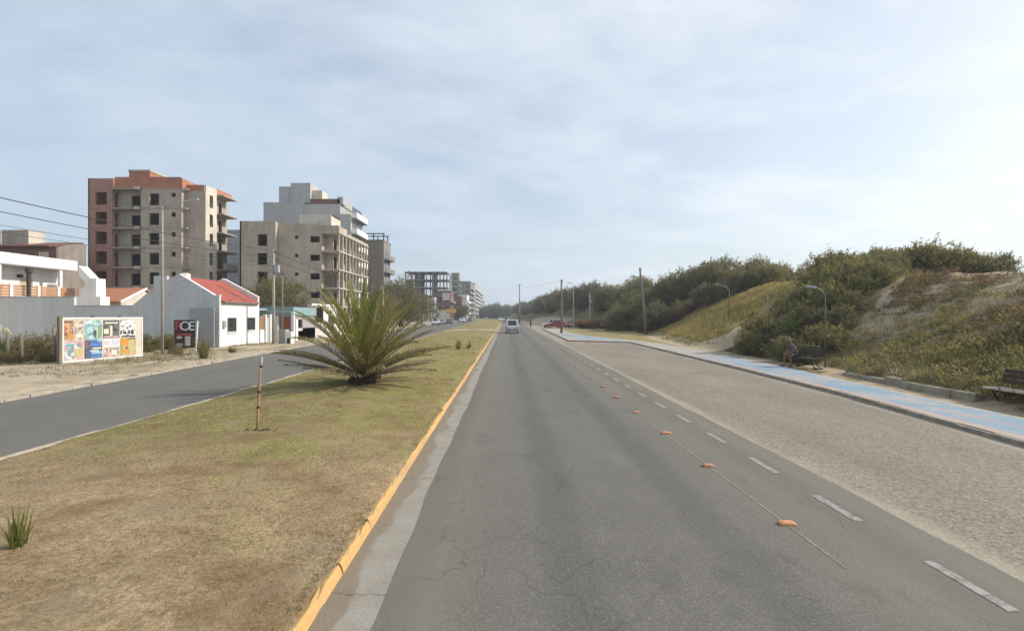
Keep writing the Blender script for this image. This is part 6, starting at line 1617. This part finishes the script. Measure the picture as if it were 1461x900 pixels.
def figure(root, J, body_m, shirt_m, shorts_m, hair_m, sleeves=True):
    """J: dict of joints (local, person faces -x): pelvis, chest, neck, head; per side s in (-1,1): shoulder, elbow, wrist, hip, knee, ankle, toe"""
    V = lambda k: Vector(J[k]); pts = [(V('pelvis'), (.145, .115))]; ed = []
    up = V('head') - V('neck'); upn = up.normalized()
    c = chain(pts, ed, 0, [(V('pelvis').lerp(V('chest'), .5), (.130, .10)), (V('chest'), (.150, .105)), (V('neck') - upn * .03, .07), (V('neck'), .052)])
    chest_i = 2
    chain(pts, ed, c, [(V('neck').lerp(V('head'), .4), .055), (V('head') - upn * .03, (.078, .088)), (V('head') + upn * .06, (.074, .088)), (V('head') + upn * .115, .045)])
    for s in 'LR':
        e = chain(pts, ed, chest_i, [(V('shoulder' + s), .055), (V('shoulder' + s).lerp(V('elbow' + s), .5), .046), (V('elbow' + s), .038), (V('elbow' + s).lerp(V('wrist' + s), .4), .036), (V('wrist' + s), .026)])
        hd = (V('wrist' + s) - V('elbow' + s)).normalized(); side = hd.cross(Vector((0, 1, 0))).normalized() if abs(hd.y) < .9 else Vector((1, 0, 0))
        palm = chain(pts, ed, e, [(V('wrist' + s) + hd * .05, (.032, .016)), (V('wrist' + s) + hd * .085, (.036, .014))])
        for f, (off, ln) in enumerate(((-.028, .07), (-.009, .082), (.010, .078), (.028, .06))):
            w = Vector((0, 1, 0)); p0 = V('wrist' + s) + hd * .095 + w * off
            chain(pts, ed, palm, [(p0, .0085), (p0 + hd * ln * .5 + side * .006, .0080), (p0 + hd * ln * .85 + side * .02, .0065)])
        sg = 1 if s == 'L' else -1
        chain(pts, ed, palm - 1, [(V('wrist' + s) + hd * .05 + Vector((0, sg * .04, 0)), .011), (V('wrist' + s) + hd * .085 + Vector((0, sg * .062, 0)), .009)])
        chain(pts, ed, 0, [(V('hip' + s), .092), (V('hip' + s).lerp(V('knee' + s), .5), .078), (V('knee' + s), .056), (V('knee' + s).lerp(V('ankle' + s), .35), .054), (V('ankle' + s), .036), (V('ankle' + s).lerp(V('toe' + s), .5) + Vector((0, 0, -.01)), (.042, .03)), (V('toe' + s), (.04, .02))])
    skin_mesh('body', pts, ed, body_m, root)
    # face: nose, eyes, ears live on the head
    fwd = Vector((-1, 0, 0)); f = (fwd - upn * fwd.dot(upn)).normalized(); h = V('head') + upn * .015; sd = upn.cross(f)
    b = MB(); b.tube([h + f * .08 + upn * .012, h + f * .112 - upn * .022], [.008, .015], 6)
    for s in (-1, 1): b.tube([h + sd * s * .075 + upn * .012 - f * .01, h + sd * s * .09 - upn * .02 - f * .015], [.018, .012], 6)
    b.build('nose_and_ears', body_m, root, smooth=True)
    b = MB()
    for s in (-1, 1): b.lathe([(.004, -.008), (.011, 0), (.004, .008)], tuple(h + f * .083 + sd * s * .032 + upn * .018), 'z', 6)
    b.tube([h + f * .088 - upn * .05 - sd * .022, h + f * .09 - upn * .052, h + f * .088 - upn * .05 + sd * .022], .005, 5)
    b.build('eyes_and_mouth', M['darkhair'], root)
    hp = [(h + upn * .075 - f * .02, .088), (h + upn * .04 - f * .055, .082), (h - upn * .03 - f * .06, .062)]
    skin_mesh('hair', hp, [(0, 1), (1, 2)], hair_m, root)
    if shirt_m:
        sp = [(V('pelvis') + (V('chest') - V('pelvis')) * .05, (.158, .132)), (V('pelvis').lerp(V('chest'), .5), (.146, .118)), (V('chest'), (.166, .122)), (V('neck') - upn * .045, .085)]; se = [(0, 1), (1, 2), (2, 3)]
        for s in 'LR': chain(sp, se, 2, [(V('shoulder' + s), .070), (V('shoulder' + s).lerp(V('elbow' + s), .35), .064), (V('shoulder' + s).lerp(V('elbow' + s), .55), .062)])
        skin_mesh('shirt', sp, se, shirt_m, root)
    sp = [(V('pelvis') + (V('chest') - V('pelvis')) * .02, (.160, .135))]; se = []
    for s in 'LR': chain(sp, se, 0, [(V('hip' + s), .108), (V('hip' + s).lerp(V('knee' + s), .4), .096), (V('hip' + s).lerp(V('knee' + s), .66), .088)])
    skin_mesh('shorts', sp, se, shorts_m, root)
    b = MB()
    for s in 'LR':
        a = V('ankle' + s); t = V('toe' + s); d = (t - a); d.z = 0; d.normalize(); n = Vector((-d.y, d.x, 0))
        z = min(a.z, t.z) - .035
        P = lambda u, w, zz: tuple(Vector((a.x, a.y, z)) + d * u + n * w + Vector((0, 0, zz)))
        ring = [(-.07, -.03), (-.07, .03), (.08, .045), (.19, .035), (.20, 0), (.19, -.035), (.08, -.045)]
        i = len(b.v); k = len(ring); b.v += [P(u, w, 0) for u, w in ring] + [P(u, w, .028) for u, w in ring]
        b.f.append(tuple(i + q for q in range(k))); b.f.append(tuple(i + k + q for q in reversed(range(k)))); b.mi += [0, 0]
        for q in range(k): b.f.append((i + q, i + (q + 1) % k, i + k + (q + 1) % k, i + k + q)); b.mi.append(0)
    b.build('sandals', M['bumper'], root)
# seated: leaning forward, forearms on thighs, looking down the path
pr = empty('person', (13.45, 25.38, .14), R(10), 'person in shorts and a patterned top leaning forward on the dark bench', 'person')
J = dict(pelvis=(.02, 0, .55), chest=(-.18, 0, .88), neck=(-.28, 0, 1.05), head=(-.36, 0, 1.16),
         shoulderL=(-.20, .17, .95), shoulderR=(-.20, -.17, .95), elbowL=(-.32, .22, .69), elbowR=(-.30, -.22, .68), wristL=(-.50, .08, .63), wristR=(-.48, -.06, .62),
         hipL=(.0, .10, .535), hipR=(.0, -.10, .535), kneeL=(-.43, .17, .52), kneeR=(-.42, -.14, .52), ankleL=(-.47, .18, .09), ankleR=(-.33, -.15, .09), toeL=(-.63, .20, .045), toeR=(-.49, -.17, .045))
figure(pr, J, M['skin'], M['shirt'], M['shorts'], M['hair'])
# cyclist far down the road, seen from behind
cy = empty('person', (5.15, 114, .004), R(-90), 'person in a dark maroon top cycling away beside the parked red car', 'person')
J = dict(pelvis=(.10, 0, .98), chest=(-.10, 0, 1.33), neck=(-.17, 0, 1.50), head=(-.22, 0, 1.62), shoulderL=(-.12, .18, 1.41), shoulderR=(-.12, -.18, 1.41), elbowL=(-.30, .27, 1.18), elbowR=(-.30, -.27, 1.18), wristL=(-.48, .27, 1.04), wristR=(-.48, -.27, 1.04),
         hipL=(.08, .10, .95), hipR=(.08, -.10, .95), kneeL=(-.26, .12, .74), kneeR=(-.20, -.12, .58), ankleL=(-.06, .12, .40), ankleR=(.02, -.12, .20), toeL=(-.20, .12, .34), toeR=(-.13, -.12, .15))
figure(cy, J, M['skin'], M['rust'], M['shorts'], M['darkhair'])
bk = empty('bicycle', (5.15, 114, .004), R(-90), 'dark bicycle ridden by the person in the maroon top', 'bicycle')
for x in (-.55, .52):
    b = MB()
    b.tube([(x + .32 * math.cos(a), 0, .34 + .32 * math.sin(a)) for a in [2 * PI * k / 24 for k in range(25)]], .02, 6, False); w = b.build('wheel', M['tyre'], bk, smooth=True, fixn=False)
    b = MB()
    for k in range(10): a = 2 * PI * k / 10; b.tube([(x, 0, .34), (x + .31 * math.cos(a), 0, .34 + .31 * math.sin(a))], .004, 4)
    b.build('spokes', M['rim'], w, fixn=False)
b = MB()
for p, q in (((.52, 0, .34), (.08, 0, .30)), ((.08, 0, .30), (.16, 0, .80)), ((.52, 0, .34), (.15, 0, .74)), ((.15, 0, .72), (-.40, 0, .82)), ((.08, 0, .30), (-.41, 0, .70)), ((-.55, 0, .34), (-.38, 0, .92))): b.tube([p, q], .02, 6)
b.build('frame', M['darkmetal'], bk, smooth=True, fixn=False)
b = MB(); b.tube([(-.48, -.28, 1.0), (-.42, -.1, 1.0), (-.38, 0, .93), (-.42, .1, 1.0), (-.48, .28, 1.0)], .015, 6); b.build('handlebar', M['darkmetal'], bk, smooth=True, fixn=False)
b = MB(); b.box(.0, .28, -.07, .07, .80, .87); b.build('saddle', M['bumper'], bk, bevel=.02)
b = MB(); b.box(-.02, .08, .07, .15, .36, .39); b.box(-.0, .12, -.15, -.07, .15, .18); b.build('pedal', M['bumper'], bk)

# ---------------------------------------------------------------- vehicles  (front = +y locally)
def wheel(parent, x, y, r=.31, w=.19):
    s = 1 if x > 0 else -1
    b = MB(); b.lathe([(r * .62, -w / 2), (r * .95, -w / 2), (r, -w / 2 + .03), (r, w / 2 - .03), (r * .95, w / 2), (r * .62, w / 2)], (x, y, r), 'x', 20); o = b.build('wheel', M['tyre'], parent, smooth=False)
    b = MB(); b.lathe([(r * .6, x - .0 + s * (w / 2 - .03)), (r * .55, x + s * (w / 2 + .004)), (r * .15, x + s * (w / 2 + .012))], (0, y, r), 'x', 16); b.build('rim', M['rim'], o)
def make_car(name, paint, prof, cab, W=1.72, wb=(-1.25, 1.3), label='', cat='car', roofm=None, bump_m=None, group=None):
    """prof: lower-body (y,z) outline; cab: dict y0b,y1b (belt), y0t,y1t (roof), zb, zt"""
    root = empty(name, (0, 0, 0), 0, label, cat, group)
    b = MB(); b.prism(prof, 'x', -W / 2, W / 2); b.build('body', paint, root, bevel=.05)
    c = cab; wb_ = W / 2 - .06; wt = W / 2 - .20
    P = lambda s, yb, z, w: (s * w, yb, z)
    v = [(-wb_, c['y0b'], c['zb']), (wb_, c['y0b'], c['zb']), (wb_, c['y1b'], c['zb']), (-wb_, c['y1b'], c['zb']), (-wt, c['y0t'], c['zt']), (wt, c['y0t'], c['zt']), (wt, c['y1t'], c['zt']), (-wt, c['y1t'], c['zt'])]
    b = MB(); b.v = v; b.f = [(0, 3, 2, 1), (4, 5, 6, 7), (0, 1, 5, 4), (1, 2, 6, 5), (2, 3, 7, 6), (3, 0, 4, 7)]; b.mi = [0] * 6; b.build('roof', roofm or paint, root, bevel=.045)
    V4 = [Vector(p) for p in v]
    def win(nm, ids, inset=(.12, .10), split=None):
        A, B, C, D = [V4[i] for i in ids]; n = (B - A).cross(D - A).normalized()
        q = lambda u, w: (A.lerp(B, u)).lerp(D.lerp(C, u), w) + n * .012
        for (u0, u1) in (split or [(inset[0], 1 - inset[0])]):
            m_ = MB(); m_.quad(q(u0, inset[1]), q(u1, inset[1]), q(u1, 1 - inset[1] * 1.2), q(u0, 1 - inset[1] * 1.2)); m_.build(nm, M['glass'], root, fixn=False)
    win('rear_window', (0, 1, 5, 4)); win('windscreen', (2, 3, 7, 6))
    win('side_window', (1, 2, 6, 5), split=[(.07, .34), (.38, .64), (.68, .93)]); win('side_window', (3, 0, 4, 7), split=[(.07, .34), (.38, .64), (.68, .93)])
    ys = [p[0] for p in prof]; y0, y1 = min(ys), max(ys)
    for s in (-1, 1):
        for y in wb: wheel(root, s * (W / 2 - .085), y)
        b = MB(); b.box(s * (W / 2 - .16) - .09, s * (W / 2 - .16) + .09, y0 - .015, y0 + .05, .62, .92); b.build('tail_light', M['taillight'], root, bevel=.01)
        b = MB(); b.box(s * (W / 2 - .25) - .14, s * (W / 2 - .25) + .14, y1 - .06, y1 + .012, .58, .74); b.build('headlight', M['headlight'], root, bevel=.01)
        b = MB(); b.box(s * (W / 2 + .10) - .09, s * (W / 2 + .10) + .09, c['y1b'] - .30, c['y1b'] - .18, c['zb'] + .02, c['zb'] + .16); b.build('mirror', paint, root, bevel=.02)
    b = MB(); b.box(-W / 2 + .04, W / 2 - .04, y0 - .05, y0 - .003, .36, .52); b.build('bumper', bump_m or M['bumper'], root, bevel=.015)
    b = MB(); b.box(-W / 2 + .04, W / 2 - .04, y1 + .003, y1 + .05, .30, .48); b.build('bumper', bump_m or M['bumper'], root, bevel=.015)
    b = MB(); b.box(-.22, .22, y0 - .062, y0 - .052, .40, .5); b.build('number_plate', M['plate'], root)
    return root
hatch = [(-1.95, .25), (-1.98, .6), (-1.9, .92), (.85, .95), (1.75, .78), (1.95, .6), (1.95, .25)]
hcab = dict(y0b=-1.85, y1b=.95, y0t=-1.45, y1t=.15, zb=.90, zt=1.46)
vanp = [(-2.0, .25), (-2.03, .7), (-1.98, 1.08), (1.15, 1.10), (1.85, .88), (2.05, .65), (2.05, .25)]
vcab = dict(y0b=-1.96, y1b=1.25, y0t=-1.75, y1t=.45, zb=1.04, zt=1.90)
suv = [(-2.1, .3), (-2.15, .75), (-2.05, 1.05), (1.0, 1.06), (1.95, .95), (2.12, .7), (2.12, .3)]
scab = dict(y0b=-2.0, y1b=1.05, y0t=-1.7, y1t=.35, zb=1.02, zt=1.72)
van = make_car('van', M['carwhite'], vanp, vcab, 1.82, (-1.3, 1.35), 'white van seen from behind driving away on the right carriageway', 'van'); van.location = (.85, 78, .004)
b = MB(); b.box(-.6, .6, -2.05, -2.035, .66, .74); b.build('trim_strip', M['bumper'], van)
rc = make_car('car', M['carred'], hatch, hcab, 1.68, (-1.2, 1.25), 'red hatchback parked sideways beyond the wooden utility pole'); rc.location = (9.7, 107.5, .01); rc.rotation_euler = (0, 0, R(84))
wc = make_car('car', M['carwhite'], suv, scab, 1.8, (-1.3, 1.35), 'white car parked behind the red hatchback, only its pale roof showing'); wc.location = (9.3, 111.2, .01); wc.rotation_euler = (0, 0, R(88))
mc = make_car('car', M['carmaroon'], hatch, hcab, 1.66, (-1.2, 1.25), 'dark maroon car parked end on right of the red hatchback'); mc.location = (12.9, 109, .01); mc.rotation_euler = (0, 0, R(160))
w1 = make_car('car', M['carwhite'], suv, scab, 1.85, (-1.3, 1.35), 'white off roader on the left carriageway, nearest of the far cars there'); w1.location = (-18.0, 139, 0); w1.rotation_euler = (0, 0, R(190))
s1 = make_car('car', M['carsilver'], hatch, hcab, 1.7, (-1.2, 1.25), 'silver hatchback just behind the white off roader on the left carriageway'); s1.location = (-17.4, 149, 0); s1.rotation_euler = (0, 0, R(184))
d1 = make_car('car', M['carblue'], hatch, hcab, 1.7, (-1.2, 1.25), 'dark blue hatchback behind the silver one on the left carriageway'); d1.location = (-16.7, 160, 0); d1.rotation_euler = (0, 0, R(182))
def far_car(src, x, y, rz, label):
    o = copy_tree(src); o.location = (x, y, 0); o.rotation_euler = (0, 0, rz); return tag(o, label)
far_car(w1, -16.2, 202, R(180), 'small white car farther up the left carriageway beyond the yellow sign')
o = make_car('car', M['cardark'], hatch, hcab, 1.7, (-1.2, 1.25), 'dark grey car far up the left carriageway behind the small white one'); o.location = (-14.8, 222, 0); o.rotation_euler = (0, 0, R(180))
far_car(van, .2, 205, 0, 'distant white van far ahead of the nearer one on the right carriageway')
far_car(w1, -2.2, 232, R(180), 'tiny white car coming at the far end of the right carriageway')
far_car(s1, -11.0, 300, R(180), 'tiny silver car near the vanishing point left of the median')

# ---------------------------------------------------------------- air
hz = MB(); hz.box(-1000, 1000, -80, 1500, -1.2, 60)
m, nt, bs = _nt('air_haze'); nt.nodes.remove(bs)
pv = nt.nodes.new('ShaderNodeVolumePrincipled'); pv.inputs['Color'].default_value = (.80, .88, .97, 1); pv.inputs['Density'].default_value = .00055; pv.inputs['Anisotropy'].default_value = .2
nt.links.new(pv.outputs[0], nt.nodes['Material Output'].inputs['Volume'])
HAZE = hz.build('haze', m); tag(HAZE, kind='stuff')

# ---------------------------------------------------------------- sun, sky, camera
EL, AZ = R(34), R(78)        # azimuth from +Y towards +X
sd = Vector((math.sin(AZ) * math.cos(EL), math.cos(AZ) * math.cos(EL), math.sin(EL)))
L = bpy.data.lights.new('Sun', 'SUN'); L.energy = 2.7; L.angle = R(2.2); L.color = (1.0, .93, .82)
so = bpy.data.objects.new('Sun', L); COL.objects.link(so); so.rotation_euler = (-sd).to_track_quat('-Z', 'Y').to_euler()
wd = bpy.data.worlds.new('World'); sc.world = wd; wd.use_nodes = True
nt = wd.node_tree; g = NT(nt); bg = nt.nodes['Background']; out = nt.nodes['World Output']
sky = g.n('ShaderNodeTexSky', sky_type='NISHITA'); sky.sun_disc = False; sky.sun_elevation = EL; sky.sun_rotation = AZ
sky.air_density = 1.0; sky.dust_density = 1.6; sky.ozone_density = 1.2
g.L(sky.outputs[0], bg.inputs[0]); bg.inputs[1].default_value = .082
tc = g.n('ShaderNodeTexCoord'); d = tc.outputs['Generated']; s = g.xyz(d)
zz = g.math('ADD', g.math('MAXIMUM', s[2], 0.), .20)
cx = g.n('ShaderNodeCombineXYZ'); g.L(g.math('DIVIDE', s[0], zz), cx.inputs[0]); g.L(g.math('DIVIDE', s[1], zz), cx.inputs[1])
mp = g.n('ShaderNodeMapping'); mp.inputs['Rotation'].default_value = (0, 0, R(20)); mp.inputs['Scale'].default_value = (.95, 1.25, 1); mp.inputs['Location'].default_value = (1.7, .6, 0); g.L(cx.outputs[0], mp.inputs['Vector'])
n1 = g.noise(mp.outputs[0], .55, 9, .58, .5); n2 = g.noise(mp.outputs[0], 2.2, 8, .62, .3)
cl = g.math('ADD', g.math('MULTIPLY', n1, .82), g.math('MULTIPLY', n2, .18))
cov = g.ramp(cl, [(.40, .48), (.50, .74), (.60, 1.0)])
vd = g.n('ShaderNodeVectorMath', operation='DOT_PRODUCT'); g.L(d, vd.inputs[0]); vd.inputs[1].default_value = sd
glow = g.ramp(g.math('ADD', vd.outputs['Value'], g.math('MULTIPLY', g.math('SUBTRACT', n2, .5), .5)), [(.05, .0), (.5, .42), (1., 1.)])
cb = g.n('ShaderNodeBackground'); g.L(g.mix(glow, (.655, .77, .90), (.96, .965, .95)), cb.inputs[0])
g.L(g.math('ADD', .575, g.math('MULTIPLY', glow, .17)), cb.inputs[1])
mx = g.n('ShaderNodeMixShader'); g.L(cov, mx.inputs[0]); g.L(bg.outputs[0], mx.inputs[1]); g.L(cb.outputs[0], mx.inputs[2]); g.L(mx.outputs[0], out.inputs['Surface'])

cam = bpy.data.cameras.new('Camera'); cam.lens = 36 * 780 / 1461; cam.sensor_width = 36; cam.clip_end = 3000; cam.clip_start = .1
cam.shift_x = 8.5 / 1461
co = bpy.data.objects.new('Camera', cam); COL.objects.link(co); co.location = (0, 0, 2.5); co.rotation_euler = (R(90), 0, 0)
sc.camera = co
sc.view_settings.view_transform = 'Standard'; sc.view_settings.look = 'None'; sc.view_settings.gamma = 1; sc.view_settings.exposure = .80
sc.cycles.max_bounces = 5; sc.cycles.diffuse_bounces = 3; sc.cycles.volume_bounces = 0; sc.cycles.transparent_max_bounces = 6
